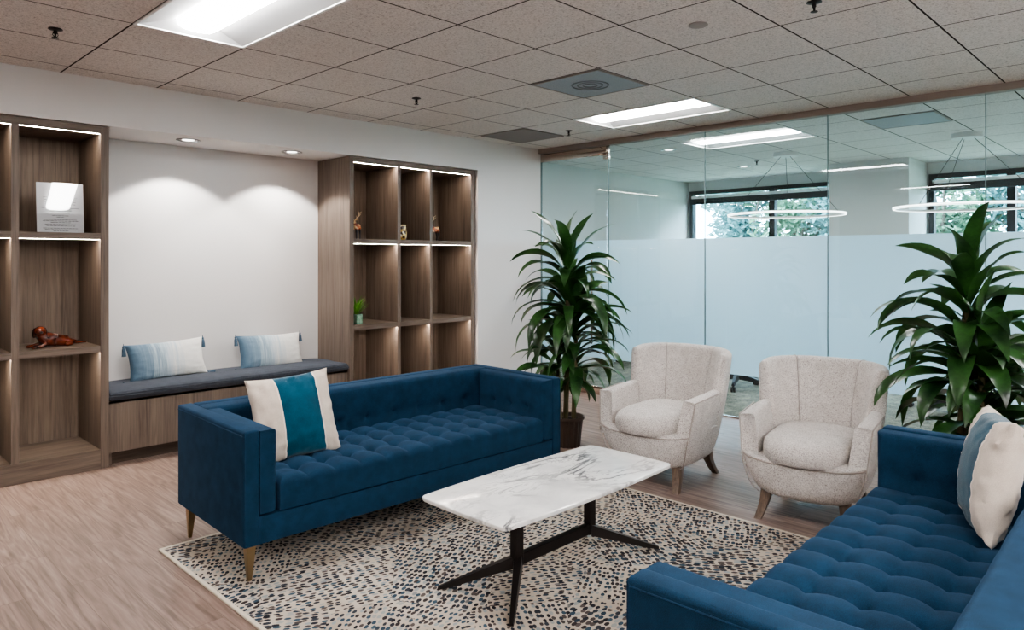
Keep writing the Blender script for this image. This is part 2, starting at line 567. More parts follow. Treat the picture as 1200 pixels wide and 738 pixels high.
def window(n, y0, y1, mulls):
    z0, z1 = .95, 2.57
    w = 0.06
    bm = new()
    add_box(bm, FX - .03, FX + .07, y0, y1, z0, z0 + w); add_box(bm, FX - .03, FX + .07, y0, y1, z1 - w, z1)
    for y in [y0 + w / 2, y1 - w / 2] + mulls:
        add_box(bm, FX - .035, FX + .065, y - w / 2 - (.015 if y in mulls else 0), y + w / 2 + (.015 if y in mulls else 0), z0, z1)
    f = struct('window_%d' % n, bm, M_frame, smooth=False)
    obj('pane', box(FX + .02, FX + .03, y0 + .02, y1 - .02, z0 + .02, z1 - .02), M_winglass, f, smooth=False)
    bl = obj('blind_cassette', box(FX - .07, FX - .032, y0 + .03, y1 - .03, z1 - .225, z1 - .13, bev=.004), M_frame, f)
    bl2 = obj('light_gap_rail', box(FX - .06, FX - .032, y0 + .05, y1 - .05, z1 - .128, z1 - .085), M_white, f, smooth=False)
    return f
window(1, 3.62, 6.16, [4.75])
window(2, -.9, 2.62, [1.72, .40])

# ------------------------------------------------------------------ glass partition
seams = [4.54, 3.41, 2.272, 1.152, .03, -1.10]
struct('trim_1', box(GX - .05, GX + .05, -1.10, WY, H - .052, H, bev=.003), M_header)
for k, (b, a) in enumerate(zip(seams, seams[1:])):
    g = struct('window_%d' % (k + 3), box(GX - .006, GX + .006, a + .002, b - .002, .012, H - .05), M_glass, smooth=False)
    obj('frosted_film', box(GX + .0075, GX + .0085, a + .003, b - .003, .40, 1.66), M_frost, g, smooth=False)
    obj('edge_seal', box(GX - .007, GX + .007, b - .0035, b + .0015, .012, H - .05), M_seal, g, smooth=False)
    obj('floor_channel', box(GX - .012, GX + .012, a, b, 0, .014), M_steel, g, smooth=False)
d = struct('door_1', box(GX - .006, GX + .006, 4.56, WY - .015, .09, 2.575), M_glass, smooth=False)
obj('frosted_film', box(GX + .0075, GX + .0085, 4.56, WY - .015, .40, 1.66), M_frost, d, smooth=False)
obj('top_rail', box(GX - .022, GX + .022, 4.555, WY - .008, 2.57, 2.662, bev=.003), M_mirror, d)
obj('bottom_rail', box(GX - .022, GX + .022, 4.555, WY - .008, .006, .095, bev=.003), M_mirror, d)
bm = new()
for s in (-1, 1):
    add_tube(bm, [(GX + s * .06, 4.72, .553), (GX + s * .06, 4.72, 1.49)], .0125, 12)
for z in (.70, 1.34):
    add_tube(bm, [(GX - .06, 4.72, z), (GX + .06, 4.72, z)], .007, 8)
obj('pull_handle', bm, M_steel, d)
obj('side_jamb', box(GX - .012, GX + .012, WY - .006, WY + .004, 0, H - .052), M_seal, d, smooth=False)
obj('pivot_fitting', box(GX - .02, GX + .02, 4.525, 4.60, 2.52, 2.57, bev=.004), M_steel, d)
obj('pivot_post', box(GX - .012, GX + .012, 4.53, 4.552, 2.56, H - .05, bev=.003), M_steel, d)

# ------------------------------------------------------------------ ceiling things
M_lens = emitter('glowing_light_lens', (1.0, .985, .97), 19.0)
def make_troffer():
    t = thing('ceiling_light', 'x', 'ceiling light')
    w, l = GS / 2, GS
    bm = new()
    fr = .016
    for (x0, x1, y0, y1) in ((-w, -w + fr, -l, l), (w - fr, w, -l, l), (-w, w, -l, -l + fr), (-w, w, l - fr, l)):
        add_box(bm, x0, x1, y0, y1, -.006, .012)
    obj('frame', bm, M_white, t, smooth=False)
    # angled reflector, ends too
    bm = new()
    a = [(-w + fr, -l + fr, .0), (w - fr, -l + fr, .0), (w - fr, l - fr, .0), (-w + fr, l - fr, .0)]
    b = [(-.105, -l + .07, .055), (.105, -l + .07, .055), (.105, l - .07, .055), (-.105, l - .07, .055)]
    add_ring_loft(bm, [a, b], cap=False)
    obj('reflector', bm, M_refl, t, smooth=False)
    bm = new()
    prof = [(-.105, .055), (-.100, .030), (-.07, .014), (0, .008), (.07, .014), (.100, .030), (.105, .055)]
    add_ring_loft(bm, [[(x, y, z) for x, z in prof] for y in (-l + .07, l - .07)], cap=True)
    obj('lens', bm, M_lens, t)
    return t
tro = make_troffer()
for k, (i, j, lab) in enumerate(troffers):
    loc = (G0X + GS * (i + .5), G0Y - GS * (j + 1), H)
    lab = lab or 'unseen recessed ceiling light in the part of the ceiling outside the view'
    if k == 0:
        tro.location = loc; tag(tro, lab, group='recessed ceiling lights')
    else:
        dup(tro, loc, 0, lab, 'recessed ceiling lights')

def perforated(name, c):
    t = NT(name)
    v = t.coord()
    vo = t.n('ShaderNodeTexVoronoi', i_Scale=150, i_Randomness=0.0); t.t.links.new(v, vo.inputs['Vector'])
    h = t.math('LESS_THAN', vo.outputs['Distance'], .33)
    col = t.mix(h, c, tuple(x * .35 for x in c))
    return t.done(t.bsdf(col, .5, .1, .4))
M_perf = perforated('perforated_blue_grey_steel', lin((150, 154, 158)))
M_perf2 = perforated('perforated_taupe_steel', lin((122, 112, 110)))
def grille(i, j, mat, lab, swirl):
    t = thing('air_vent', lab, 'air vent', (G0X + GS * (i + .5), G0Y - GS * (j + .5), H))
    w = GS / 2 - .006
    bm = new()
    for (x0, x1, y0, y1) in ((-w, -w + .014, -w, w), (w - .014, w, -w, w), (-w, w, -w, -w + .014), (-w, w, w - .014, w)):
        add_box(bm, x0, x1, y0, y1, -.010, -.001)
    obj('frame', bm, M_header, t, smooth=False)
    obj('perforated_plate', box(-w + .01, w - .01, -w + .01, w - .01, -.008, -.001), mat, t, smooth=False)
    if swirl:
        bm = new()
        for r in (.05, .09, .13):
            rings = []
            for k in range(37):
                a = 2 * PI * k / 36
                rings.append((r * math.cos(a), r * math.sin(a), -.0085))
            add_tube(bm, rings, .006, 5, cap=False)
        obj('diffuser_ring', bm, plain('grey_vent_ring', lin((112, 114, 116)), .6), t)
grille(4, 1, M_perf, 'square blue-grey perforated ceiling vent between the two troffer lights', True)
grille(6, -2, M_perf2, 'square dark taupe ceiling vent close to the shelf wall and glass corner', False)
grille(9, 3, M_perf, 'square grey ceiling vent seen through the glass in the meeting room', False)

def make_sprinkler():
    t = thing('sprinkler_head', 'x', 'sprinkler')
    bm = new(); add_lathe(bm, [(.034, 0), (.036, -.004), (.024, -.008), (.010, -.010), (.010, -.012)], 20)
    obj('escutcheon', bm, M_blackmetal, t)
    bm = new(); add_lathe(bm, [(.010, -.010), (.010, -.026), (.005, -.030), (.005, -.046)], 12)
    for s in (-1, 1):
        add_tube(bm, [(s * .010, 0, -.02), (s * .013, 0, -.034), (s * .003, 0, -.048)], .002, 6)
    obj('nozzle', bm, M_blackmetal, t)
    bm = new(); add_lathe(bm, [(.003, -.046), (.018, -.048), (.018, -.050), (.003, -.052)], 14)
    obj('deflector', bm, M_blackmetal, t)
    return t
sp = make_sprinkler()
spots = [((1.02, 4.47), 'dark sprinkler head above the shelves with the framed sheet'),
         ((3.435, 4.407), 'dark sprinkler head on the tile above the shelves with the deer'),
         ((5.36, 4.47), 'dark sprinkler head beside the taupe vent in the corner'),
         ((3.49, 1.364), 'dark sprinkler head cut by the top edge above the near sofa'),
         ((8.75, 4.15), 'dark sprinkler head in the meeting room beside the far ring lamp canopy'),
         ]
for k, ((x, y), lab) in enumerate(spots):
    if k == 0: sp.location = (x, y, H); tag(sp, lab, group='sprinkler heads')
    else: dup(sp, (x, y, H), 0, lab, 'sprinkler heads')
bm = new(); add_lathe(bm, [(.05, 0), (.052, -.004), (.046, -.008), (.02, -.009)], 28)
o = obj('ceiling_cover_plate', bm, plain('tile_coloured_plate', lin((150, 142, 136)), .6), loc=(3.40, 1.94, H)); tag(o, 'round flat cover plate on a ceiling tile near the middle of the room', 'cover plate')

M_can = emitter('downlight_glow', (1, .97, .93), 1.6)
M_rim = plain('chrome_downlight_rim', lin((150, 152, 154)), .25, .8)
def make_downlight(r=.075):
    t = thing('downlight', 'x', 'downlight'); r = .088
    bm = new(); add_lathe(bm, [(r, 0), (r + .002, -.004), (r - .012, -.005), (r - .020, .0), (r - .022, .004)], 28, cap=False)
    obj('rim', bm, M_rim, t)
    bm = new(); add_lathe(bm, [(r - .021, .0005), (.046, -.0005), (.0445, -.0005)], 24)
    obj('reflector', bm, M_steel, t)
    bm = new(); add_lathe(bm, [(.044, -.001), (.044, -.002), (.03, -.003)], 20)
    obj('lamp', bm, M_can, t)
    return t
dl = make_downlight()
dls = [((2.206, 5.72, 2.40), 'round recessed downlight over the bench, nearer the shelves with the dog'),
       ((3.089, 5.72, 2.40), 'round recessed downlight over the bench, nearer the shelves with the deer'),
       ((7.128, 4.442, H), 'round downlight behind the glass, beside the meeting room light panel'),
       ((9.154, 4.524, H), 'round downlight behind the glass, close to the window wall')]
for k, (p, lab) in enumerate(dls):
    if k == 0: dl.location = p; tag(dl, lab, group='recessed downlights')
    else: dup(dl, p, 0, lab, 'recessed downlights')
for p, _ in dls[:2]:
    l = bpy.data.lights.new('downlight_beam', 'SPOT'); l.energy = 24; l.spot_size = R(112); l.spot_blend = .22
    l.color = (1, .96, .91); l.shadow_soft_size = .03
    lo = bpy.data.objects.new('downlight_beam', l); lo.location = (p[0], p[1], p[2] - .015); link(lo)

# ------------------------------------------------------------------ ring pendants in the meeting room
M_ring = emitter('ring_light_glow', (1, .97, .93), 1.9)
def make_ring():
    t = thing('ring_pendant_lamp', 'x', 'pendant lamp')
    r = .65; drop = H - 1.99
    bm = new(); prof = [(r - .009, -.014), (r + .009, -.014), (r + .009, .009), (r - .009, .009)]
    rings = [[(a * math.cos(2 * PI * k / 64), a * math.sin(2 * PI * k / 64), z) for a, z in prof] for k in range(65)]
    add_ring_loft(bm, [[Vector(p) + Vector((0, 0, -drop)) for p in rg] for rg in rings], cap=False)
    obj('ring', bm, M_offw, t, smooth=False)
    bm = new(); prof = [(r + .0092, -.009), (r + .011, -.009), (r + .011, .003), (r + .0092, .003)]
    add_ring_loft(bm, [[Vector((a * math.cos(2 * PI * k / 64), a * math.sin(2 * PI * k / 64), z - drop)) for a, z in prof] for k in range(65)], cap=False)
    prof = [(r - .008, -.017), (r + .008, -.017), (r + .008, -.0143), (r - .008, -.0143)]
    add_ring_loft(bm, [[Vector((a * math.cos(2 * PI * k / 64), a * math.sin(2 * PI * k / 64), z - drop)) for a, z in prof] for k in range(65)], cap=False)
    obj('light_strip', bm, M_ring, t, smooth=False)
    bm = new(); add_lathe(bm, [(.14, 0), (.14, -.045), (.135, -.05)], 28)
    obj('canopy', bm, M_offw, t)
    for k in range(3):
        a = R(20 + 120 * k)
        bm = new(); add_tube(bm, [(.06 * math.cos(a), .06 * math.sin(a), -.048), (r * math.cos(a), r * math.sin(a), -drop + .01)], .003, 5)
        obj('cable', bm, M_blackmetal, t)
    return t
rg = make_ring(); rg.location = (8.30, 3.58, H); tag(rg, 'thin glowing ring lamp hanging in front of the window with the mullion', group='ring lamps in the meeting room')
dup(rg, (8.28, 1.72, H), R(15), 'thin glowing ring lamp hanging behind the top of the right-hand plant', 'ring lamps in the meeting room')

# ------------------------------------------------------------------ bookcases
M_led = emitter('warm_led', (1.0, .87, .74), 60.0)
CF = 5.53
def bookcase(name, lab, x0, x1, cols, dim):
    t = thing(name, lab, 'bookcase', ((x0 + x1) / 2, CF, 0))
    cx = (x0 + x1) / 2
    D = AY - CF - .004
    top = 2.396
    X = lambda v: v - cx
    obj('side_panel', box(X(x0), X(cols[0][0]), 0, D, 0, top, bev=.0015, seg=1), M_wood, t, smooth=False)
    obj('side_panel', box(X(cols[-1][1]), X(x1), 0, D, 0, top, bev=.0015, seg=1), M_wood, t, smooth=False)
    for a, b in zip(cols, cols[1:]):
        obj('divider', box(X(a[1]), X(b[0]), .001, D, .135, 2.343), M_wood, t, smooth=False)
    obj('top_panel', box(X(cols[0][0]), X(cols[-1][1]), .0005, D, 2.343, top), M_woodh, t, smooth=False)
    obj('plinth', box(X(cols[0][0]), X(cols[-1][1]), .0005, D, 0, .135), M_woodh, t, smooth=False)
    obj('back_panel', box(X(cols[0][0]), X(cols[-1][1]), D - .015, D, .135, 2.343), M_wood, t, smooth=False)
    for c0, c1 in cols:
        for z0, z1 in ((.815, .860), (1.603, 1.648)):
            obj('shelf', box(X(c0), X(c1), .003, D - .015, z0, z1), M_woodh, t, smooth=False)
        for z in (2.343, 1.603, .815):
            obj('light_strip', box(X(c0) + .003, X(c1) - .003, .008, .019, z - .0003, z + .002), M_led, t, smooth=False)
    return t
bookcase('bookcase', 'dark wood lit bookcase left of the bench, holding the dog and the sheet', .08, 1.588, [(.125, .53), (.575, 1.015), (1.058, 1.534)], 1)
bookcase('bookcase', 'dark wood lit bookcase right of the bench, holding deer figures and grass', 3.552, 5.085, [(3.597, 4.085), (4.122, 4.480), (4.513, 5.030)], 1)

# bench
t = thing('bench', 'wood fronted built-in bench under the white alcove wall', 'bench', (2.57, 5.56, 0))
obj('front_panel', box(-.98, .98, 0, .02, .09, .455), M_wood, t, smooth=False)
obj('bench_top', box(-.98, .98, .0, .515, .44, .458), M_woodh, t, smooth=False)
obj('kick_board', box(-.98, .98, .05, .07, 0, .09), wood_mat('dark_kick', lin((84, 70, 60)), lin((46, 38, 32)), 'X'), t, smooth=False)
obj('end_support', box(-.98, -.95, .02, .51, 0, .44), M_wood, t, smooth=False)
obj('end_support', box(.95, .98, .02, .51, 0, .44), M_wood, t, smooth=False)
# bench cushion: soft slab with a welt
def soft_slab(x0, x1, y0, y1, z0, z1, r, puff, seed=0, nx=60, ny=18):
    bm = new()
    def P(u, v):
        x = x0 + (x1 - x0) * u; y = y0 + (y1 - y0) * v
        e = min(x - x0, x1 - x, y - y0, y1 - y)
        z = z1 + puff * (1 - (2 * v - 1) ** 4) * (1 - (2 * u - 1) ** 12)
        z += .004 * mn.noise(Vector((x * 4, y * 6, seed)))
        if e < r: z -= r - math.sqrt(max(0, r * r - (r - e) ** 2))
        return Vector((x, y, z))
    def sm(k, n):  # denser near the ends
        t_ = k / n
        return .5 - .5 * math.cos(PI * t_) * (1 - .55 * math.sin(PI * t_) ** 2)
    g = [[bm.verts.new(P(sm(i, nx), sm(j, ny))) for j in range(ny + 1)] for i in range(nx + 1)]
    for i in range(nx):
        for j in range(ny):
            bm.faces.new((g[i][j], g[i + 1][j], g[i + 1][j + 1], g[i][j + 1]))
    rim = [g[i][0] for i in range(nx + 1)] + [g[nx][j] for j in range(1, ny + 1)] + [g[i][ny] for i in range(nx - 1, -1, -1)] + [g[0][j] for j in range(ny - 1, 0, -1)]
    zs = [z1 - r - .004, (z0 + z1) / 2, z0 + .008, z0]
    prev = rim
    cx, cy = (x0 + x1) / 2, (y0 + y1) / 2
    for k, z in enumerate(zs):
        ins = [0.002, -.006, .001, .012][k]
        ring = []
        for v in rim:
            p = v.co
            x = p.x + (ins if p.x < cx - (x1 - x0) / 2 + .02 else -ins if p.x > cx + (x1 - x0) / 2 - .02 else 0)
            y = p.y + (ins if p.y < cy - (y1 - y0) / 2 + .02 else -ins if p.y > cy + (y1 - y0) / 2 - .02 else 0)
            ring.append(bm.verts.new((x, y, min(z, p.z - .001 * (k + 1)))))
        for a in range(len(rim)):
            b = (a + 1) % len(rim)
            bm.faces.new((prev[a], prev[b], ring[b], ring[a]))
        prev = ring
    bm.faces.new(prev)
    return bm
bm = soft_slab(1.597, 3.543, 5.535, 6.07, .460, .522, .018, .014)
add_tube(bm, [(1.60, 5.534, .506), (2.2, 5.531, .505), (3.0, 5.531, .505), (3.54, 5.534, .506)], .004, 6)
o = obj('bench_cushion', bm, M_grey); tag(o, 'long slate grey velvet seat cushion lying on the bench', 'cushion')

# ------------------------------------------------------------------ pillows
def pillow_bm(w, h, th, n=28, wrinkle=.006, seed=1, pinch=.07):
    bm = new()
    uvl = bm.loops.layers.uv.new('UVMap')
    front, back = [], []
    def pos(i, j, s):
        u = 2 * i / n - 1; v = 2 * j / n - 1
        uu = math.sin(u * PI / 2) * .55 + u * .45; vv = math.sin(v * PI / 2) * .55 + v * .45
        x = w / 2 * uu * (1 - pinch * (1 - abs(vv) ** 2.2)); y = h / 2 * vv * (1 - pinch * (1 - abs(uu) ** 2.2))
        f = max(0, (1 - uu ** 2)) * max(0, (1 - vv ** 2))
        z = s * th / 2 * f ** .42
        if 0 < i < n and 0 < j < n:
            e = 1 - f
            z += wrinkle * e * mn.noise(Vector((uu * 7 + seed * 3, vv * 7, seed * 5 + s))) * 1.6
        return Vector((x, y, z))
    for i in range(n + 1):
        fr, bk = [], []
        for j in range(n + 1):
            p = bm.verts.new(pos(i, j, 1)); fr.append(p)
            bk.append(p if i in (0, n) or j in (0, n) else bm.verts.new(pos(i, j, -1)))
        front.append(fr); back.append(bk)
    for g, s in ((front, 1), (back, -1)):
        for i in range(n):
            for j in range(n):
                q = [g[i][j], g[i + 1][j], g[i + 1][j + 1], g[i][j + 1]]
                idx = [(i, j), (i + 1, j), (i + 1, j + 1), (i, j + 1)]
                if s < 0: q.reverse(); idx.reverse()
                f = bm.faces.new(q)
                for l, (a, b) in zip(f.loops, idx): l[uvl].uv = (a / n, b / n)
    return bm

def add_tassel(bm, p, d=(0, 0, -1), L=.075):
    p = Vector(p); d = Vector(d).normalized()
    add_tube(bm, [p, p + d * .012, p + d * .018, p + d * .03, p + d * L], [.004, .011, .008, .013, .017], 8)
    add_tube(bm, [p - d * .012, p], .003, 5)

def place_frame(o, origin, xdir, ydir):
    x = Vector(xdir).normalized(); y = Vector(ydir); y = (y - x * y.dot(x)).normalized(); z = x.cross(y)
    M = Matrix((x, y, z)).transposed().to_4x4(); M.translation = Vector(origin)
    o.matrix_world = M

def ombre_pillow(lab, w, h, origin, xdir, ydir, seed):
    o = obj('lumbar_pillow', pillow_bm(w, h, .13, seed=seed), M_ombre)
    tag(o, lab, 'pillow', 'ombre lumbar pillows on the bench')
    place_frame(o, origin, xdir, ydir)
    inv = o.matrix_world.to_3x3().inverted()
    down = inv @ Vector((0, -.15, -1))
    for sx, sy in ((-1, 1), (1, 1), (-1, -1), (1, -1)):
        bm = new()
        p = Vector((sx * w / 2 * .995, sy * h / 2 * .995, 0))
        dd = down if sy > 0 else inv @ Vector((sx * .9, -.5, .10))
        if sy < 0: add_tassel(bm, p, dd, .06)
        else: add_tassel(bm, p + Vector((sx * .006, 0, 0)), dd, .085)
        obj('tassel', bm, M_tassel, o)
    return o
ombre_pillow('blue to white ombre lumbar pillow on the bench, nearer the dog shelves', .60, .30, (2.115, 5.905, .668), (1, .03, .03), (0, .30, 1), 1)
ombre_pillow('blue to white ombre lumbar pillow on the bench, nearer the deer shelves', .60, .30, (2.99, 5.91, .655), (1, .02, -.02), (0, .30, 1), 4)

# ------------------------------------------------------------------ sofas
def tuft(w, d, h, nx, ny, amp=.018, wu=1.0, wv=.6, btn=.012, er=.03, n=10, crown=.0, r0=0.0, xoff=None):
    """block (w x d x h, top at h) whose top is tufted on interior grid nodes"""
    bm = new()
    gx = [w * (i / nx - .5) for i in range(1, nx)]
    gy = [d * (j / ny - .5) for j in range(1, ny)]
    cw, cd = w / nx, d / ny
    def prof(t): return 1 - (1 - min(1, t)) ** 2.6
    def P(x, y):
        tu = min([abs(x - g) for g in gx] or [9]) / (cw / 2)
        tv = min([abs(y - g) for g in gy] or [9]) / (cd / 2)
        fu, fv = prof(tu), prof(tv)
        z = h + crown * (1 - (2 * x / w) ** 4) * (1 - (2 * y / d) ** 2)
        z -= amp * wu * (1 - fu) * (.5 + .5 * (1 - fv)) + amp * wv * (1 - fv) * (.45 + .55 * (1 - fu))
        if gx and gy:
            r2 = (min(abs(x - g) for g in gx) ** 2 + min(abs(y - g) for g in gy) ** 2)
            z -= btn * math.exp(-r2 / (.016 ** 2))
        e = min(x + w / 2, w / 2 - x, y + d / 2, d / 2 - y)
        if e < er: z -= er - math.sqrt(max(0, er * er - (er - e) ** 2))
        return z
    def samples(L, m):
        s = [L * (k / m - .5) for k in range(m + 1)]
        s += [-L / 2 + er * f for f in (.08, .25, .55)] + [L / 2 - er * f for f in (.08, .25, .55)]
        return sorted(set(round(v, 6) for v in s))
    X = samples(w, nx * n); Y = samples(d, ny * n)
    g = [[bm.verts.new((x, y, P(x, y))) for y in Y] for x in X]
    for i in range(len(X) - 1):
        for j in range(len(Y) - 1):
            bm.faces.new((g[i][j], g[i + 1][j], g[i + 1][j + 1], g[i][j + 1]))
    rim = [g[i][0] for i in range(len(X))] + [g[-1][j] for j in range(1, len(Y))] + [g[i][-1] for i in range(len(X) - 2, -1, -1)] + [g[0][j] for j in range(len(Y) - 2, 0, -1)]
    low = [bm.verts.new((v.co.x, v.co.y, 0)) for v in rim]
    for a in range(len(rim)):
        b = (a + 1) % len(rim)
        bm.faces.new((rim[a], rim[b], low[b], low[a]))
    bm.faces.new(low)
    return bm

def xf(bm, M):
    bmesh.ops.transform(bm, matrix=M, verts=bm.verts[:])
    return bm

def make_sofa():
    L, D, zb, zt = 2.10, .83, .175, .70
    hl = L / 2; ts = .075; ti = .09
    t = thing('sofa', 'x', 'sofa')
    for s in (-1, 1):
        x0, x1 = (-hl, -hl + ts) if s < 0 else (hl - ts, hl)
        bm = box(x0, x1, 0, D, zb, zt, bev=.012, seg=3)
        xo = -hl if s < 0 else hl
        add_tube(bm, [(xo - s * .0, .012, zt - .022), (xo, D - .012, zt - .022)], .003, 6)
        xi = x0 if s > 0 else x1
        add_tube(bm, [(xo - s * .006, .0015, zb + .01), (xo - s * .006, .0015, zt - .012)], .0035, 6)
        obj('arm', bm, M_blue, t)
        # padded inner face of the arm, one row of buttons
        dp = D - .20; hh = .378
        bm = tuft(dp, hh, ti - .004, 4, 2, .010, .35, 1.0, .014, .026, 9)
        # local x->world y, local y->world z, local z->inwards
        M = Matrix(((0, 0, -s, 0), (1, 0, 0, 0), (0, 1, 0, 0), (0, 0, 0, 1)))
        M.translation = Vector((s * (hl - ts - .001), .002 + dp / 2, .314 + hh / 2))
        obj('arm_cushion', xf(bm, M), M_blue, t)
    obj('back', box(-hl + ts, hl - ts, D - ts, D, zb, zt, bev=.012, seg=3), M_blue, t)
    wb = L - 2 * ts - .004; hh = .39
    bm = tuft(wb, hh, .125, 10, 2, .014, .35, 1.0, .018, .032, 9)
    M = Matrix(((1, 0, 0, 0), (0, 0, -1, 0), (0, 1, 0, 0), (0, 0, 0, 1)))
    M.translation = Vector((0, D - ts - .001, .308 + hh / 2))
    obj('back_cushion', xf(bm, M), M_blue, t)
    obj('base', box(-hl + ts - .005, hl - ts + .005, .006, D - .03, zb, .302, bev=.006, seg=2), M_blue, t)
    ws = L - 2 * ts - 2 * ti - .002; ds = D - .19
    bm = tuft(ws - .008, ds,   .148, 12, 4, .034, 1.0, .6, .015, .034, 10, .010)
    M = Matrix.Translation((0, ds / 2 - .004, .311))
    obj('seat_cushion', xf(bm, M), M_blue, t)
    for sx in (-1, 1):
        for y, sy in ((.055, -1), (D - .055, 1)):
            bm = new()
            cx = sx * (hl - .05)
            top = [(cx + a * .022, y + b * .022, zb + .002) for a, b in ((-1, -1), (1, -1), (1, 1), (-1, 1))]
            mid = [(cx + a * .020, y + b * .020, zb - .03) for a, b in ((-1, -1), (1, -1), (1, 1), (-1, 1))]
            bot = [(cx + sx * .004 + a * .008, y + sy * .006 + b * .008, .0) for a, b in ((-1, -1), (1, -1), (1, 1), (-1, 1))]
            add_ring_loft(bm, [bot, mid, top])
            # corner bracket wings
            add_box(bm, cx - .045 if sx > 0 else cx - .022, cx + .022 if sx > 0 else cx + .045, y - .022, y + .022, zb - .006, zb + .002)
            add_box(bm, cx - .022, cx + .022, y - .022 if sy < 0 else y - .045, y + .045 if sy < 0 else y + .022, zb - .006, zb + .002)
            obj('leg', bm, M_brass, t, smooth=False)
    return t
sofa = make_sofa()
sofa.location = (2.473, 3.037, 0); sofa.rotation_euler = (0, 0, R(-1.6))
tag(sofa, 'navy blue tufted sofa in front of the bench and shelves', group='navy tufted sofas')
near_sofa = dup(sofa, (2.52, 1.045, 0), R(181.5), 'navy blue tufted sofa close to the viewer, its back to us, right of the rug', 'navy tufted sofas')
near_sofa.scale = (1.032, 1, 1)

# big three-panel pillows
o = obj('throw_pillow', pillow_bm(.45, .445, .16, seed=3, wrinkle=.012), M_band); tag(o, 'square beige pillow with teal centre band on the far sofa', 'pillow', 'beige and teal square pillows')
place_frame(o, (1.86, 3.42, .650), (1, -.10, .05), (-.10, .35, 1))
o = obj('throw_pillow', pillow_bm(.45, .45, .18, seed=8, wrinkle=.012), M_band); tag(o, 'square beige pillow with teal band, edge-on against the back of the near sofa', 'pillow', 'beige and teal square pillows')
place_frame(o, (3.165, .585, .674), (-.93, -.36, .04), (.05, -.17, 1))

# ------------------------------------------------------------------ coffee table
t = thing('coffee_table', 'low coffee table with white marble top and black splayed base', 'table', (2.545, 2.205, 0))
hx, hy = .60, .272
pts = []
def edge(a, b, bow, n):
    a = Vector(a); b = Vector(b); d = (b - a).normalized(); nrm = Vector((d.y, -d.x, 0))
    return [a.lerp(b, k / n) + nrm * bow * 4 * (k / n) * (1 - k / n) for k in range(n)]
cs = [(-hx, -hy + .008, 0), (hx, -hy + .008, 0), (hx, hy - .008, 0), (-hx, hy - .008, 0)]
raw = []
for i in range(4):
    a, b = Vector(cs[i]), Vector(cs[(i + 1) % 4])
    e = edge(a, b, .020 if i % 2 == 0 else .008, 12)
    raw.append(e)
loop = []
rc = .03
for i in range(4):
    e = [p for p in raw[i] if (p - Vector(cs[i])).length > rc and (p - Vector(cs[(i + 1) % 4])).length > rc]
    c = Vector(cs[i]); pe = [p for p in raw[i - 1] if (p - c).length > rc][-1]; ne = e[0]
    pa = c + (pe - c).normalized() * rc; pb = c + (ne - c).normalized() * rc
    for k in range(6):
        q = k / 5
        loop.append(pa * (1 - q) ** 2 + c * 2 * q * (1 - q) + pb * q * q)
    loop += e
bm = new()
def inset(k): return [Vector((p.x * (1 - k / hx), p.y * (1 - k / hy), 0)) for p in loop]
rings = [[p + Vector((0, 0, z)) for p in inset(k)] for k, z in ((.012, .397), (.002, .402), (0, .407), (0, .417), (.002, .4195), (.004, .42))]
add_ring_loft(bm, rings)
obj('table_top', bm, M_marble, t, angle=30)
for s in (-1, 1):
    bm = new()
    x = s * .262
    add_box(bm, x - .024, x + .024, -.020, .020, .09, .396, bev=.003)
    add_box(bm, x - .05, x + .05, -.10, .10, .388, .397)
    obj('post', bm, M_blackmetal, t, smooth=False)
    for sy in (-1, 1):
        bm = new()
        tip = Vector((s * .53, sy * .228, .0)); hub = Vector((x, sy * .006, .10))
        d = (tip - hub); dn = Vector((d.x, d.y, 0)).normalized(); sd = Vector((-dn.y, dn.x, 0))
        rings = []
        for q, wd, z0, z1 in ((0, .022, .085, .138), (.35, .018, .056, .094), (.8, .013, .012, .036), (1, .009, .0, .012)):
            c = Vector((hub.x, hub.y, 0)).lerp(Vector((tip.x, tip.y, 0)), q)
            rings.append([c - sd * wd + Vector((0, 0, z0)), c + sd * wd + Vector((0, 0, z0)), c + sd * wd * .8 + Vector((0, 0, z1)), c - sd * wd * .8 + Vector((0, 0, z1))])
        add_ring_loft(bm, rings)
        obj('foot', bm, M_blackmetal, t, smooth=False)
obj('stretcher', box(-.262, .262, -.017, .017, .092, .142, bev=.003), M_blackmetal, t, smooth=False)
t.location.z = .012

# ------------------------------------------------------------------ rug
t = thing('area_rug', 'cream area rug with charcoal and blue dots under the table and sofas', 'rug', (2.53, 2.235, 0))
obj('pile', box(-1.205, 1.205, -1.525, 1.525, .0005, .010), M_rug, t, smooth=False)
bm = new()
for (x0, x1, y0, y1) in ((-1.222, -1.203, -1.54, 1.54), (1.203, 1.222, -1.54, 1.54), (-1.222, 1.222, -1.54, -1.522), (-1.222, 1.222, 1.522, 1.54)):
    add_box(bm, x0, x1, y0, y1, .0005, .0115, bev=.002, seg=1)
obj('binding', bm, M_bind, t, smooth=False)

# ------------------------------------------------------------------ armchairs (local: faces -y)
def sup(a, b, c, ex, n, front_bow=0.0, exr=None):
    out = []
    for k in range(n):
        th = 2 * PI * k / n
        cs_, sn = math.cos(th), math.sin(th)
        e_ = exr if (exr and sn > 0) else ex
        x = a * math.copysign(abs(cs_) ** (2 / e_), cs_)
        y = (c if sn > 0 else b) * math.copysign(abs(sn) ** (2 / e_), sn)
        if sn < 0: y -= front_bow * (1 - (x / a) ** 2)
        out.append((x, y))
    return out

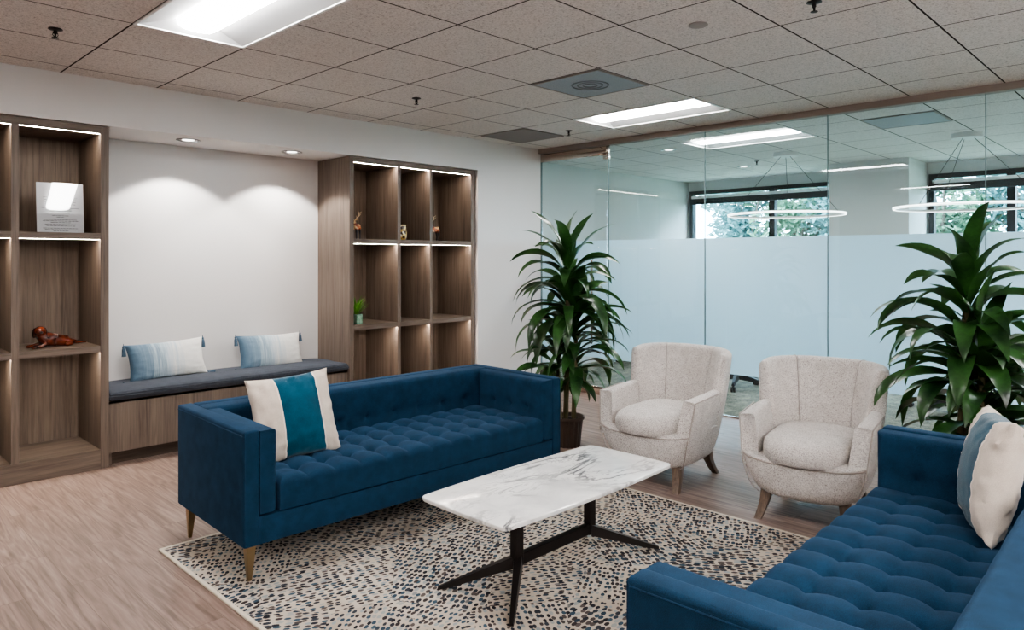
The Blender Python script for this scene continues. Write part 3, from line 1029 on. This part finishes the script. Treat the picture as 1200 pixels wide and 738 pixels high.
def make_armchair():
    t = thing('armchair', 'x', 'armchair')
    N = 64
    # tub base
    bm = new()
    lev = [(.138, .215, .245, .23, 4.5), (.143, .250, .285, .265, 5), (.165, .277, .310, .285, 5.5), (.21, .298, .327, .305, 6.5), (.27, .315, .343, .325, 8), (.325, .329, .352, .345, 9), (.345, .331, .352, .345, 9), (.352, .315, .337, .335, 9)]
    rings = []
    for z, a, b, c, ex in lev:
        p = sup(a, b, c, ex, 96, .038, 2.7)
        rings.append([Vector((x, y, z + (.026 * (abs(x) / .33) ** 2 if z > .3 else .010 * (abs(x) / .3) ** 2))) for x, y in p])
    add_ring_loft(bm, rings)
    w = [Vector((x, y, .336 + .026 * (abs(x) / .33) ** 2)) for x, y in sorted(p_ for p_ in sup(.332, .3545, .347, 9, 96, .038) if p_[1] < -.30)]
    add_tube(bm, w, .004, 6, mi=1)
    for s in (-1, 1):
        add_tube(bm, [Vector((s * a * .965, -b * .945, z)) for z, a, b, c, ex in lev[1:7]], .004, 6, mi=1)
    obj('base', bm, [M_tweed, M_tweed_seam], t)
    # seat cushion, bulging front
    bm = new()
    rings = []
    for z, k, cr in ((.345, .90, 0), (.352, .97, 0), (.375, 1.0, 0), (.415, 1.005, 0), (.440, .985, .002), (.456, .94, .006), (.466, .86, .010), (.474, .70, .016), (.478, .45, .020), (.480, .15, .022)):
        p = sup(.232 * k, .375 * k, .26 * k, 4.0, N, .05 * k)
        rings.append([Vector((x, y - .005, z + cr * .3)) for x, y in p])
    add_ring_loft(bm, rings)
    obj('seat_cushion', bm, M_tweed, t)
    # arms: lofted front to back, flaring outward
    for s in (-1, 1):
        bm = new()
        rings = []
        for k, (y, zt, sh) in enumerate(((-.305, .560, .55), (-.318, .572, .85), (-.322, .578, 1.0), (-.30, .582, 1), (-.22, .585, 1), (-.08, .592, 1), (.06, .600, 1), (.20, .60, 1))):
            q = max(0, min(1, (y + .34) / .54))
            ob = .324 - .006 * q; ot = .355 + .009 * q
            if y > .03: ob -= .10 * (y - .03) + .012; ot -= .09 * (y - .03) + .010
            ib = .226; it = .262 + .024 * q
            mx = (ob + ib) / 2; mt = (ot + it) / 2
            f = sh
            cr = [(mx - (mx - ib) * f, y, .300), (mx + (ob - mx) * f, y, .300), (mt + (ot - mt) * f, y + .01, zt - .006), (mt - (mt - it) * f, y + .01, zt + .004)]
            # front lean: top of the arm sits a little further back
            rings.append([Vector((s * p.x, p.y + .035 * max(0, (p.z - .34) / .25) * (1 - q), p.z)) for p in rpoly(cr, [.02, .02, .028, .028], 4)])
        add_ring_loft(bm, rings)
        # piping along the outer front edge
        pp = [Vector((s * (.3245 + .0235 * u), -.3245 + .037 * u, .352 + .212 * u)) for u in (0, .25, .5, .75, 1)]
        pp += [Vector((s * (.350 + .009 * u), -.30 + .36 * u, .572 + .018 * u)) for u in (.05, .3, .6, .9)]
        add_tube(bm, pp, .004, 6, mi=1)
        obj('arm', bm, [M_tweed, M_tweed_seam], t)
    # backrest: vertical rounded profile swept round a flared curve, three panels
    def back_ring(sv, kt):
        a = abs(sv)
        ang = sv * R(88)
        def plan(wx, wy, y0):
            return Vector((wx * math.copysign(abs(math.sin(ang)) ** .80, sv), y0 + wy * (abs(math.cos(ang)) ** .80), 0))
        ht = .858 - .012 * a ** 2 - .022 * max(0, a - .82) ** 1.2 / .18 ** 1.2 * .5
        ib = plan(.236, .215, .045); ob = plan(.314, .29, .050)
        itp = plan(.298, .215, .150); otp = plan(.370, .29, .145)
        mid = lambda p, q: p.lerp(q, .5)
        pib = Vector((ib.x, ib.y, .36)); pob = Vector((ob.x, ob.y, .30))
        pit = Vector((itp.x, itp.y, ht)); pot = Vector((otp.x, otp.y, ht - .012))
        # squeeze thickness at wing edges
        mb, mt_ = mid(pib, pob), mid(pit, pot)
        c4 = [mb + (pib - mb) * kt, mb + (pob - mb) * kt, mt_ + (pot - mt_) * kt, mt_ + (pit - mt_) * kt]
        # channel seams
        groove = 0
        for g in (-.36, .36):
            groove += math.exp(-((sv - g) / .012) ** 2)
        if groove > .01:
            inward = (mt_ - pit).normalized() * .010 * groove
            c4[0] += inward; c4[3] += inward
        # insert intermediate point on the inner side for a slight bulge
        pin = c4[3].lerp(c4[0], .5) - (mt_ - pit).normalized() * .016 * kt
        pout = c4[1].lerp(c4[2], .5) + (pot - pit).normalized() * .012 * kt
        return rpoly([c4[0], c4[1], pout, c4[2], c4[3], pin], [.02, .02, .12, .04, .045, .12], 5)
    svs = sorted([-1 + 2 * k / 48 for k in range(49)] + [g + d for g in (-.36, .36) for d in (-.02, -.01, -.005, 0, .005, .01, .02)])
    rings = []
    ends = [(-1.0, .25), (-1.0, .6), (-1.0, .86)]
    for sv, k in ends: 
        r_ = back_ring(sv, k)
        off = {.25: .022, .6: .017, .86: .008}[k]
        rings.append([p + Vector((0, -off, 0)) for p in r_])
    for sv in svs: rings.append(back_ring(sv, 1.0))
    for sv, k in ((1.0, .86), (1.0, .6), (1.0, .25)):
        off = {.25: .022, .6: .017, .86: .008}[k]
        rings.append([p + Vector((0, -off, 0)) for p in back_ring(sv, k)])
    bm = new(); add_ring_loft(bm, rings)
    bmesh.ops.remove_doubles(bm, verts=bm.verts[:], dist=.0004)
    for g in (-.36, .36):
        rg_ = back_ring(g, 1.0)
        add_tube(bm, [p + Vector((0, -.002, .001)) for p in rg_[18:36]], .0035, 6, mi=1)
    obj('backrest', bm, [M_tweed, M_tweed_seam], t, angle=70)
    # legs: tapered, flared
    for sx in (-1, 1):
        for y, sy in ((-.235, -1), (.185, 1)):
            bm = new(); rings = []
            for q in (0, .35, .7, 1):
                z = .160 * (1 - q) 
                flare = q ** 1.6
                cx = sx * (.205 + .030 * flare); cy = y + sy * .075 * flare
                w = .030 - .010 * q
                rings.append(rpoly([(cx - w, cy - w, z), (cx + w, cy - w, z), (cx + w, cy + w, z), (cx - w, cy + w, z)], .006, 2))
            add_ring_loft(bm, rings)
            obj('leg', bm, M_legwood, t, angle=50)
    return t
ch = make_armchair()
ch.location = (4.19, 2.630, 0); ch.rotation_euler = (0, 0, R(-90 + 4))
tag(ch, 'cream tweed tub armchair next to the potted plant and marble table', group='cream tweed armchairs')
dup(ch, (4.205, 1.640, 0), R(-90 + 9), 'cream tweed tub armchair beside the near sofa, its seat turned to us', 'cream tweed armchairs')

# ------------------------------------------------------------------ potted plants
def add_leaf(bm, base, az, elev, length, width, droop, twist=0.0, n=11, curl=1.35):
    p = Vector(base)
    side0 = Vector((-math.sin(az), math.cos(az), 0))
    rows = []
    for k in range(n + 1):
        t_ = k / n
        e = elev - droop * t_ ** curl
        e = max(e, R(-82))
        d = Vector((math.cos(az) * math.cos(e), math.sin(az) * math.cos(e), math.sin(e)))
        up = Vector((-math.cos(az) * math.sin(e), -math.sin(az) * math.sin(e), math.cos(e)))
        tw = twist * t_
        s = side0 * math.cos(tw) + up * math.sin(tw)
        nn = up * math.cos(tw) - side0 * math.sin(tw)
        w = width * (.30 + .70 * min(1, t_ / .35)) * (1 - max(0, (t_ - .45) / .55) ** 1.9)
        w = max(w, .0008)
        wav = .12 * w * math.sin(9 * t_ + az * 3)
        rows.append([bm.verts.new(p - s * w + nn * (w * .32 + wav)), bm.verts.new(p), bm.verts.new(p + s * w + nn * (w * .32 - wav))])
        p = p + d * (length / n)
    for a, b in zip(rows, rows[1:]):
        bm.faces.new((a[0], a[1], b[1], b[0])); bm.faces.new((a[1], a[2], b[2], b[1]))

def crown(x, y, z0, z1, count, l0, l1, w, seed, az0=None, top_up=True):
    """leaves spiralling up a cane from z0 to z1"""
    rnd = random.Random(seed)
    bm = new()
    az = rnd.random() * 6.28
    for k in range(count):
        q = k / max(1, count - 1)
        az += 2.39996 + rnd.uniform(-.25, .25)
        z = z0 + (z1 - z0) * q
        el = R(26 + 16 * q + 42 * q ** 4 + rnd.uniform(-20, 20))
        dr = R(124 - 26 * q - 40 * q ** 5 + rnd.uniform(-28, 28))
        L = (l0 + (l1 - l0) * q) * rnd.uniform(.78, 1.12)
        add_leaf(bm, (x + .012 * math.cos(az), y + .012 * math.sin(az), z), az, el, L, w * rnd.uniform(.75, 1.2), dr, rnd.uniform(-.9, .9), curl=rnd.uniform(.95, 1.5))
    return bm

def plant(name, lab, loc, pot_r, pot_h, canes, crowns):
    t = thing(name, lab, 'plant', loc)
    bm = new()
    prof = [(pot_r * .80, 0), (pot_r * .98, pot_h * .9), (pot_r * 1.06, pot_h * .9), (pot_r * 1.08, pot_h), (pot_r * 1.0, pot_h), (pot_r * .95, pot_h * .88)]
    n = 72
    rings = []
    for i, (r, z) in enumerate(prof):
        ring = []
        for k in range(n):
            rr = r - (.006 if (i in (0, 1) and (k // 2) % 2) else 0)
            ring.append((rr * math.cos(2 * PI * k / n), rr * math.sin(2 * PI * k / n), z))
        rings.append(ring)
    add_ring_loft(bm, rings, cap=True)
    pt = obj('pot', bm, M_pot, t, angle=25)
    bm = new(); add_lathe(bm, [(pot_r * .95, pot_h * .86), (pot_r * .5, pot_h * .90), (.01, pot_h * .91)], 28)
    obj('soil', bm, M_soil, pt)
    for pts, r in canes:
        bm = new()
        P = []
        m = 14
        for k in range(m + 1):
            q = k / m * (len(pts) - 1); i = min(int(q), len(pts) - 2); f = q - i
            P.append(Vector(pts[i]).lerp(Vector(pts[i + 1]), f))
        add_tube(bm, P, [r * (1 + .07 * math.sin(k * 2.2)) * (1 - .15 * k / m) for k in range(m + 1)], 10)
        obj('cane', bm, M_cane, t)
    for args in crowns:
        obj('foliage', crown(*args), M_leaf, t)
    return t
plant('dracaena_plant', 'tall dracaena in a brown ribbed pot between the far sofa and glass door', (4.30, 3.60, 0), .125, .235,
      [([(-.01, .01, .20), (.0, .0, .7), (.02, .01, 1.38)], .021), ([(.04, -.03, .20), (.06, -.04, .95)], .019), ([(-.05, .03, .20), (-.06, .05, .62)], .017)],
      [(.02, .01, .90, 1.47, 60, .60, .47, .047, 11), (.06, -.04, .54, 1.06, 46, .52, .46, .046, 23), (-.06, .05, .40, .80, 26, .44, .42, .040, 35)])
plant('dracaena_plant', 'tall dracaena behind the right arm of the near sofa, beside an armchair', (4.45, .92, 0), .15, .26,
      [([(.03, .04, .22), (.02, .03, .8), (-.02, .0, 1.26)], .023), ([(-.06, -.05, .22), (-.08, -.08, .86)], .022), ([(.07, -.08, .22), (.10, -.14, .62)], .02)],
      [(-.02, .0, .76, 1.38, 54, .62, .49, .050, 5), (-.08, -.08, .48, .98, 42, .52, .46, .048, 17), (.10, -.14, .40, .78, 28, .48, .44, .044, 41)])

# ------------------------------------------------------------------ things on the shelves
# framed sheet in clear acrylic, leaning back 10 degrees
def sign():
    t = thing('sign_holder', 'clear acrylic holder with a white printed sheet on the top shelf', 'sign', (1.335, 5.70, 1.6485))
    t.rotation_euler = (R(-7.6), 0, R(-4.0))
    w, h = .140, .352
    tt = NT('printed_sheet'); v = tt.coord(); 
    pm = tt.done(tt.bsdf(tt.mix(tt.noise(v, 4), lin((206, 206, 212)), lin((188, 190, 198))), .6))
    obj('sheet', box(-w, w, .001, .002, .004, h), pm, t, smooth=False)
    g = NT('clear_acrylic')
    tr = g.n('ShaderNodeBsdfTransparent', i_Color=(.97, .98, .98)); gl = g.n('ShaderNodeBsdfGlossy', i_Roughness=.02)
    geo = g.n('ShaderNodeNewGeometry'); fr = g.n('ShaderNodeFresnel'); g.t.links.new(g.math('MULTIPLY_ADD', geo.outputs['Backfacing'], 1 / 1.5 - 1.5, 1.5), fr.inputs['IOR']); mx = g.n('ShaderNodeMixShader')
    g.t.links.new(g.math('MULTIPLY', fr.outputs[0], 1.5), mx.inputs[0]); g.t.links.new(tr.outputs[0], mx.inputs[1]); g.t.links.new(gl.outputs[0], mx.inputs[2])
    am = g.done(mx)
    bm = new(); add_box(bm, -w - .002, w + .002, -.004, -.002, 0, h + .002)
    add_box(bm, -w - .002, w + .002, .006, .008, 0, h + .002); add_box(bm, -w - .002, w + .002, -.004, .085, 0, .0025, M=Matrix.Rotation(R(7.6), 4, 'X'))
    obj('acrylic_stand', bm, am, t, smooth=False)
    rnd = random.Random(3)
    bm = new()
    lines = [(.272, .02, 1), (.232, .13, 2), (.214, .20, 4), (.200, .19, 3), (.187, .19, 3), (.173, .18, 3), (.150, .22, 5), (.141, .14, 3), (.133, .13, 3), (.120, .11, 2), (.104, .10, 2), (.096, .05, 1),
             (.080, .20, 4), (.072, .21, 5), (.063, .12, 2), (.052, .19, 4), (.043, .17, 3), (.028, .21, 5), (.020, .19, 4), (.012, .09, 2)]
    for z, wd, nw in lines:
        x = -wd / 2
        while x < wd / 2 - .004:
            ww = min(rnd.uniform(.008, .024), wd / 2 - x)
            add_box(bm, x, x + ww, .0002, .0008, z * 1.17 - .0018, z * 1.17 + .0018)
            x += ww + .004
    obj('printed_text', bm, plain('grey_ink', lin((58, 58, 64)), .7), t, smooth=False)
sign()

# lying dog
def dog():
    t = thing('dog_figurine', 'glossy red-brown figurine of a lying dog on the shelf', 'figurine', (1.30, 5.73, .8605), R(12))
    t.scale = (1.18, 1.18, 1.12)
    dm = NT('glazed_red_brown'); v = dm.coord(); n = dm.noise(v, 22, 3)
    m = dm.done(dm.bsdf(dm.ramp(n, [(.35, lin((44, 18, 12))), (.6, lin((112, 48, 28)))]), .18, 0, .6))
    dk = plain('dark_brown_glaze', lin((60, 26, 18)), .2)
    tan = plain('tan_glaze', lin((170, 104, 58)), .25)
    # body along +x (rear), head at -x turned to the viewer
    V = [(.03, 0, .036), (.0, 0, .042), (-.045, 0, .050), (-.075, -.004, .082), (-.085, -.012, .108), (-.093, -.034, .100), (-.097, -.052, .094),
         (.075, 0, .030), (.105, .004, .020), (.135, .008, .012), (.19, .012, .008),
         (-.055, -.030, .022), (-.095, -.045, .011), (-.145, -.055, .010), (-.055, .030, .022), (-.10, .030, .011), (-.14, .020, .010),
         (.075, -.034, .018), (.04, -.046, .011), (.075, .034, .018), (.04, .046, .011)]
    E = [(0, 1), (1, 2), (2, 3), (3, 4), (4, 5), (5, 6), (0, 7), (7, 8), (8, 9), (9, 10), (2, 11), (11, 12), (12, 13), (2, 14), (14, 15), (15, 16), (7, 17), (17, 18), (7, 19), (19, 20)]
    rad = [.036, .037, .038, .028, .040, .026, .018, .030, .018, .008, .004, .016, .010, .011, .016, .010, .011, .020, .011, .020, .011]
    b = add_skin('body', V, E, rad, m, t, 2)
    for s in (-1, 1):
        bm = new(); c = Vector((-.084 + s * .023, -.014 - s * .003, .116))
        rings = []
        for q, w, dx, dz in ((0, .008, 0, .006), (.2, .014, .004, -.004), (.5, .018, .007, -.024), (.8, .015, .006, -.042), (1, .005, .004, -.052)):
            rings.append([c + Vector((s * dx + math.cos(a) * .006 * 1, math.sin(a) * w, dz)) for a in [2 * PI * k / 10 for k in range(10)]])
        add_ring_loft(bm, rings); obj('ear', bm, dk, t)
        bm = new(); bmesh.ops.create_uvsphere(bm, u_segments=8, v_segments=6, radius=.0045, matrix=Matrix.Translation((-.092 + s * .011, -.043, .114)))
        obj('eye', bm, M_black, t)
    bm = new(); bmesh.ops.create_uvsphere(bm, u_segments=10, v_segments=8, radius=.0075, matrix=Matrix.Translation((-.098, -.066, .098)))
    obj('nose', bm, M_black, t)
dog()

# deer
def deer_mat():
    t = NT('painted_deer_patchwork')
    c = t.n('ShaderNodeTexCoord'); sep = t.n('ShaderNodeSeparateXYZ'); t.t.links.new(c.outputs['Object'], sep.inputs[0])
    v = t.coord(); vo = t.n('ShaderNodeTexVoronoi', i_Scale=42); t.t.links.new(v, vo.inputs['Vector'])
    s2 = t.n('ShaderNodeSeparateColor'); t.t.links.new(vo.outputs['Color'], s2.inputs[0])
    pc = t.ramp(s2.outputs[0], [(0, lin((150, 72, 38))), (.3, lin((196, 120, 66))), (.55, lin((214, 176, 128))), (.8, lin((128, 60, 40))), (1, lin((190, 164, 110)))], 'CONSTANT')
    k = t.ramp(sep.outputs[2], [(.078, (0, 0, 0)), (.100, (1, 1, 1))])
    col = t.mix(k, lin((34, 32, 38)), pc)
    return t.done(t.bsdf(col, .3))
M_deer = deer_mat()
M_antler = plain('cream_antler', lin((226, 206, 176)), .5)
def make_deer():
    t = thing('deer_figurine', 'x', 'figurine')
    V = [(.03, 0, .118), (.0, 0, .116), (-.035, 0, .122), (-.052, 0, .146), (-.062, 0, .168), (-.082, 0, .164), (-.095, 0, .159), (.055, 0, .122), (.066, 0, .118),
         (-.036, -.017, .085), (-.040, -.017, .045), (-.038, -.017, .004), (-.036, .017, .085), (-.032, .017, .045), (-.034, .017, .004),
         (.048, -.017, .088), (.056, -.017, .045), (.050, -.017, .004), (.048, .017, .088), (.062, .017, .045), (.058, .017, .004)]
    E = [(0, 1), (1, 2), (2, 3), (3, 4), (4, 5), (5, 6), (0, 7), (7, 8), (2, 9), (9, 10), (10, 11), (2, 12), (12, 13), (13, 14), (7, 15), (15, 16), (16, 17), (7, 18), (18, 19), (19, 20)]
    rad = [.026, .025, .026, .015, .015, .010, .007, .024, .006, .010, .006, .006, .010, .006, .006, .012, .006, .006, .012, .006, .006]
    add_skin('body', V, E, rad, M_deer, t, 2)
    for s in (-1, 1):
        bm = new()
        main = [Vector((-.058, s * .006, .178)), Vector((-.052, s * .022, .196)), Vector((-.050, s * .042, .214)), Vector((-.058, s * .048, .236)), Vector((-.070, s * .044, .254))]
        add_tube(bm, main, [.004, .004, .0035, .003, .001], 6)
        for i, dv in ((1, (-.02, s * .004, .018)), (2, (-.018, s * .004, .022)), (2, (.02, s * .012, .022)), (3, (.016, s * .014, .018)), (3, (-.02, s * .010, .008))):
            add_tube(bm, [main[i], main[i] + Vector(dv) * .6, main[i] + Vector(dv) * 1.15], [.003, .0025, .001], 5)
        obj('antler', bm, M_antler, t)
        bm = new(); add_tube(bm, [(-.060, s * .010, .176), (-.055, s * .022, .180), (-.052, s * .030, .178)], [.004, .005, .001], 6)
        obj('ear', bm, M_deer, t)
    return t
de = make_deer(); de.location = (3.735, 5.70, 1.6485); de.rotation_euler = (0, 0, R(38))
tag(de, 'painted deer figurine with spread antlers, nearest the bench on the top shelf', group='deer figurines')
dup(de, (4.655, 5.68, 1.6485), R(8), 'painted deer figurine with swept antlers on the top shelf nearest the plain wall', 'deer figurines')

# mosaic jar
def jar():
    t = thing('mosaic_jar', 'gold and cream mosaic jar between the two deer', 'jar', (4.222, 5.68, 1.6485))
    j = NT('gold_mosaic'); v = j.coord(); vo = j.n('ShaderNodeTexVoronoi', i_Scale=34, feature='F1'); j.t.links.new(v, vo.inputs['Vector'])
    sc = j.n('ShaderNodeSeparateColor'); j.t.links.new(vo.outputs['Color'], sc.inputs[0])
    col = j.ramp(sc.outputs[0], [(0, lin((60, 38, 20))), (.3, lin((176, 140, 62))), (.6, lin((214, 188, 120))), (.85, lin((236, 224, 196)))], 'CONSTANT')
    m = j.done(j.bsdf(col, .3))
    bm = new(); add_lathe(bm, [(.052, 0), (.062, .01), (.070, .05), (.069, .09), (.060, .135), (.058, .142), (.054, .142), (.055, .13), (.062, .08), (.05, .012)], 32)
    obj('body', bm, m, t)
    bm = new(); add_lathe(bm, [(.0585, .138), (.063, .142), (.063, .150), (.055, .150), (.054, .14)], 32)
    obj('rim', bm, plain('pale_gold', lin((206, 180, 116)), .3, .3), t)
jar()

# little grass in a green cube
t = thing('grass_planter', 'small green cube planter with bright grass on the middle shelf', 'plant', (3.705, 5.655, .8605), R(18))
gm = NT('green_glazed_cube'); v = gm.coord(); nz = gm.noise(v, 30, 3)
bm = new(); add_box(bm, -.042, .042, -.042, .042, 0, .090, bev=.006, seg=3)
pt = obj('pot', bm, gm.done(gm.bsdf(gm.ramp(nz, [(.35, lin((96, 132, 110))), (.65, lin((142, 172, 146)))]), .2)), t)
obj('soil', box(-.036, .036, -.036, .036, .089, .0915), M_soil, pt, smooth=False)
bm = new(); rnd = random.Random(9)
for k in range(70):
    az = rnd.uniform(0, 2 * PI); rr = rnd.uniform(0, .03)
    add_leaf(bm, (rr * math.cos(az), rr * math.sin(az), .088), az, R(rnd.uniform(48, 88)), rnd.uniform(.10, .19), .0042, R(rnd.uniform(10, 75)), 0, 7)
for az in (2.2, 2.6):
    add_leaf(bm, (0, 0, .088), az, R(86), .26, .002, R(28), 0, 8)
obj('grass', bm, M_grass, t)

# vase of dry twigs peeking out from behind the divider
t = thing('twig_vase', 'thin dry twig peeking from behind the divider on the middle shelf', 'vase', (4.185, 5.86, .8605))
bm = new(); add_lathe(bm, [(.025, 0), (.032, .03), (.026, .09), (.014, .13), (.017, .15), (.012, .15), (.010, .13)], 20); obj('vase', bm, plain('dark_vase', lin((52, 40, 34)), .4), t)
bm = new()
add_tube(bm, [(0, 0, .12), (.012, -.01, .20), (.03, -.02, .25), (.02, -.02, .30), (.035, -.02, .335)], .0035, 6)
add_tube(bm, [(.012, -.01, .20), (-.01, .0, .25), (.0, 0, .30)], .003, 6)
add_tube(bm, [(.03, -.02, .25), (.05, -.02, .27), (.045, -.02, .29)], .003, 6)
obj('twig', bm, M_antler, t)

# ------------------------------------------------------------------ meeting-room chairs (star bases show under the frosting)
def make_office_chair():
    t = thing('office_chair', 'x', 'office chair')
    for k in range(5):
        a = 2 * PI * k / 5
        d = Vector((math.cos(a), math.sin(a), 0)); s = Vector((-d.y, d.x, 0))
        bm = new(); rings = []
        for q, w, z0, z1 in ((.02, .035, .10, .165), (.18, .026, .088, .138), (.30, .020, .072, .108), (.325, .016, .07, .095)):
            c = d * q
            rings.append([c - s * w + Vector((0, 0, z0)), c + s * w + Vector((0, 0, z0)), c + s * w * .7 + Vector((0, 0, z1)), c - s * w * .7 + Vector((0, 0, z1))])
        add_ring_loft(bm, rings)
        arm = obj('base_arm', bm, M_black, t, smooth=False)
        bm = new()
        c = d * .315
        for o_ in (-.014, .014):
            M = Matrix.Translation(c + s * o_ + Vector((0, 0, .03))) @ Matrix(((d.x, 0, s.x, 0), (d.y, 0, s.y, 0), (0, 1, 0, 0), (0, 0, 0, 1)))
            add_lathe(bm, [(.012, -.010), (.028, -.010), (.030, -.006), (.030, .006), (.028, .010), (.012, .010)], 18, M)
        add_tube(bm, [c + Vector((0, 0, .03)), c + Vector((0, 0, .085))], .010, 8)
        obj('caster', bm, M_black, arm)
    bm = new(); add_lathe(bm, [(.03, .10), (.028, .25), (.018, .25), (.018, .40)], 16); obj('column', bm, M_black, t)
    bm = box(-.24, .24, -.23, .23, .42, .49, bev=.03, seg=4); add_box(bm, -.09, .09, -.10, .10, .385, .425)
    obj('seat', bm, M_black, t)
    bm = new()
    rings = []
    for z, y, w in ((.56, .235, .19), (.62, .242, .215), (.78, .262, .22), (.90, .285, .20), (.95, .295, .16)):
        rings.append([Vector((x * w, y - .04 * (1 - x * x) * 0 + (x * x) * -.03 + o_, z)) for o_, xs_ in ((0, (-1, -.6, 0, .6, 1)), (.035, (1, .6, 0, -.6, -1))) for x in xs_])
    add_ring_loft(bm, rings)
    obj('backrest', bm, M_black, t)
    bm = new(); add_tube(bm, [(0, .12, .41), (0, .24, .43), (0, .30, .52), (0, .29, .68)], .018, 8); obj('back_support', bm, M_black, t)
    return t
oc = make_office_chair()
ocs = [((7.55, 3.82, 0), R(200), 'black office chair base with casters showing between the two armchairs'),
       ((7.75, 1.78, 0), R(160), 'black office chair base with casters showing behind the right-hand plant'),
       ((8.45, 5.75, 0), R(215), 'black office chair caster showing behind the glass near the door'),
       ((7.62, .55, 0), R(170), 'black office chair behind the frosting, hidden by plant and pillow')]
for k, (p, rz, lab) in enumerate(ocs):
    if k == 0: oc.location = p; oc.rotation_euler = (0, 0, rz); tag(oc, lab, group='office chairs')
    else: dup(oc, p, rz, lab, 'office chairs')

# ------------------------------------------------------------------ outdoors
struct('ground', box(FX + .2, 60, -40, 60, -.3, -.05), M_ground, smooth=False)
def make_tree(lab, x, y, h, r, mat, seed, leaves=8200):
    rnd = random.Random(seed)
    t = thing('tree', lab, 'tree', (x, y, -.05), 0, 'trees outside the windows')
    bm = new(); add_tube(bm, [(0, 0, 0), (.05, .03, h * .3), (0, .1, h * .6)], [.14, .10, .05], 8)
    for k in range(7):
        a = rnd.uniform(0, 6.28); add_tube(bm, [(.02, .03, h * .35), (r * .4 * math.cos(a), r * .4 * math.sin(a), h * .55), (r * .75 * math.cos(a), r * .75 * math.sin(a), h * rnd.uniform(.6, .85))], [.05, .03, .012], 6)
    obj('trunk', bm, M_bark, t)
    me = bpy.data.meshes.new('crown'); V = []; F = []
    cl = [(Vector((rnd.gauss(0, r * .42), rnd.gauss(0, r * .42), h * rnd.uniform(.22, .95))), rnd.uniform(.25, .5) * r) for _ in range(34)]
    for k in range(leaves):
        c, cr = cl[rnd.randrange(len(cl))]
        d = Vector((rnd.gauss(0, 1), rnd.gauss(0, 1), rnd.gauss(0, 1))).normalized()
        p = c + d * cr * rnd.random() ** .4
        a = Vector((rnd.gauss(0, 1), rnd.gauss(0, 1), rnd.gauss(0, .6))).normalized(); b = a.cross(Vector((rnd.gauss(0, 1), rnd.gauss(0, 1), rnd.gauss(0, 1)))).normalized()
        L = rnd.uniform(.055, .11); w = L * .38
        i = len(V)
        V += [p - a * L, p - b * w, p + a * L, p + b * w]; F.append((i, i + 1, i + 2, i + 3))
    me.from_pydata(V, [], F); me.materials.append(mat)
    link(bpy.data.objects.new('crown', me), t)
make_tree('pale leafy tree outside, left of the black window mullion', 15.6, 7.75, 3.6, 1.0, M_tree, 1)
make_tree('pale leafy tree outside, behind the black window mullion', 15.9, 6.55, 3.55, 1.2, M_tree2, 2)
make_tree('leafy tree outside, at the white column edge of the window', 15.4, 5.2, 3.7, 1.1, M_tree, 3)
make_tree('dense tree outside the right window, beside the white column', 15.5, 3.6, 4.3, 1.3, M_tree2, 4)
make_tree('dense tree outside the right window, behind the ring lamp', 15.6, 2.2, 4.4, 1.35, M_tree, 5)
make_tree('dense tree outside the right window, behind its right mullion', 15.3, .75, 4.4, 1.35, M_tree2, 6)

# ------------------------------------------------------------------ world, light, camera
w = bpy.data.worlds.new('overcast_sky'); S.world = w; w.use_nodes = True
bg = w.node_tree.nodes['Background']
bg.inputs['Color'].default_value = (.62, .83, 1.0, 1); bg.inputs['Strength'].default_value = 9.5
sun = bpy.data.lights.new('sun', 'SUN'); sun.energy = 2.2; sun.angle = R(8); sun.color = (1, .97, .92)
# added fill lamps, unseen behind the camera, aimed up to brighten the ceiling
for (x, y) in ((2.5, -3.0), (.3, -2.6), (-1.5, -2.4)):
    a = bpy.data.lights.new('ceiling_fill', 'AREA'); a.energy = 95; a.size = .5; a.color = (.95, .975, 1); a.spread = R(170)
    ao = bpy.data.objects.new('ceiling_fill', a); ao.location = (x, y, 1.75); ao.rotation_euler = (R(180), 0, 0); link(ao)
so = bpy.data.objects.new('sun', sun); so.rotation_euler = (R(35), R(12), 0); link(so)

cam = bpy.data.cameras.new('camera'); cam.sensor_width = 36; cam.lens = 832 / 1200 * 36
cam.shift_y = -(369 - 301.3) / 1200
cam.clip_start = .05; cam.clip_end = 200
co = bpy.data.objects.new('camera', cam); co.location = (0, 0, EY); co.rotation_euler = (R(90), 0, R(44.4 - 90)); link(co)
S.camera = co

S.cycles.use_denoising = True
S.cycles.max_bounces = 10; S.cycles.diffuse_bounces = 5; S.cycles.transparent_max_bounces = 16
S.cycles.caustics_reflective = False; S.cycles.caustics_refractive = False
S.cycles.sample_clamp_indirect = 8
S.view_settings.view_transform = 'AgX'
S.view_settings.look = 'AgX - Medium High Contrast'
S.view_settings.exposure = 1.75
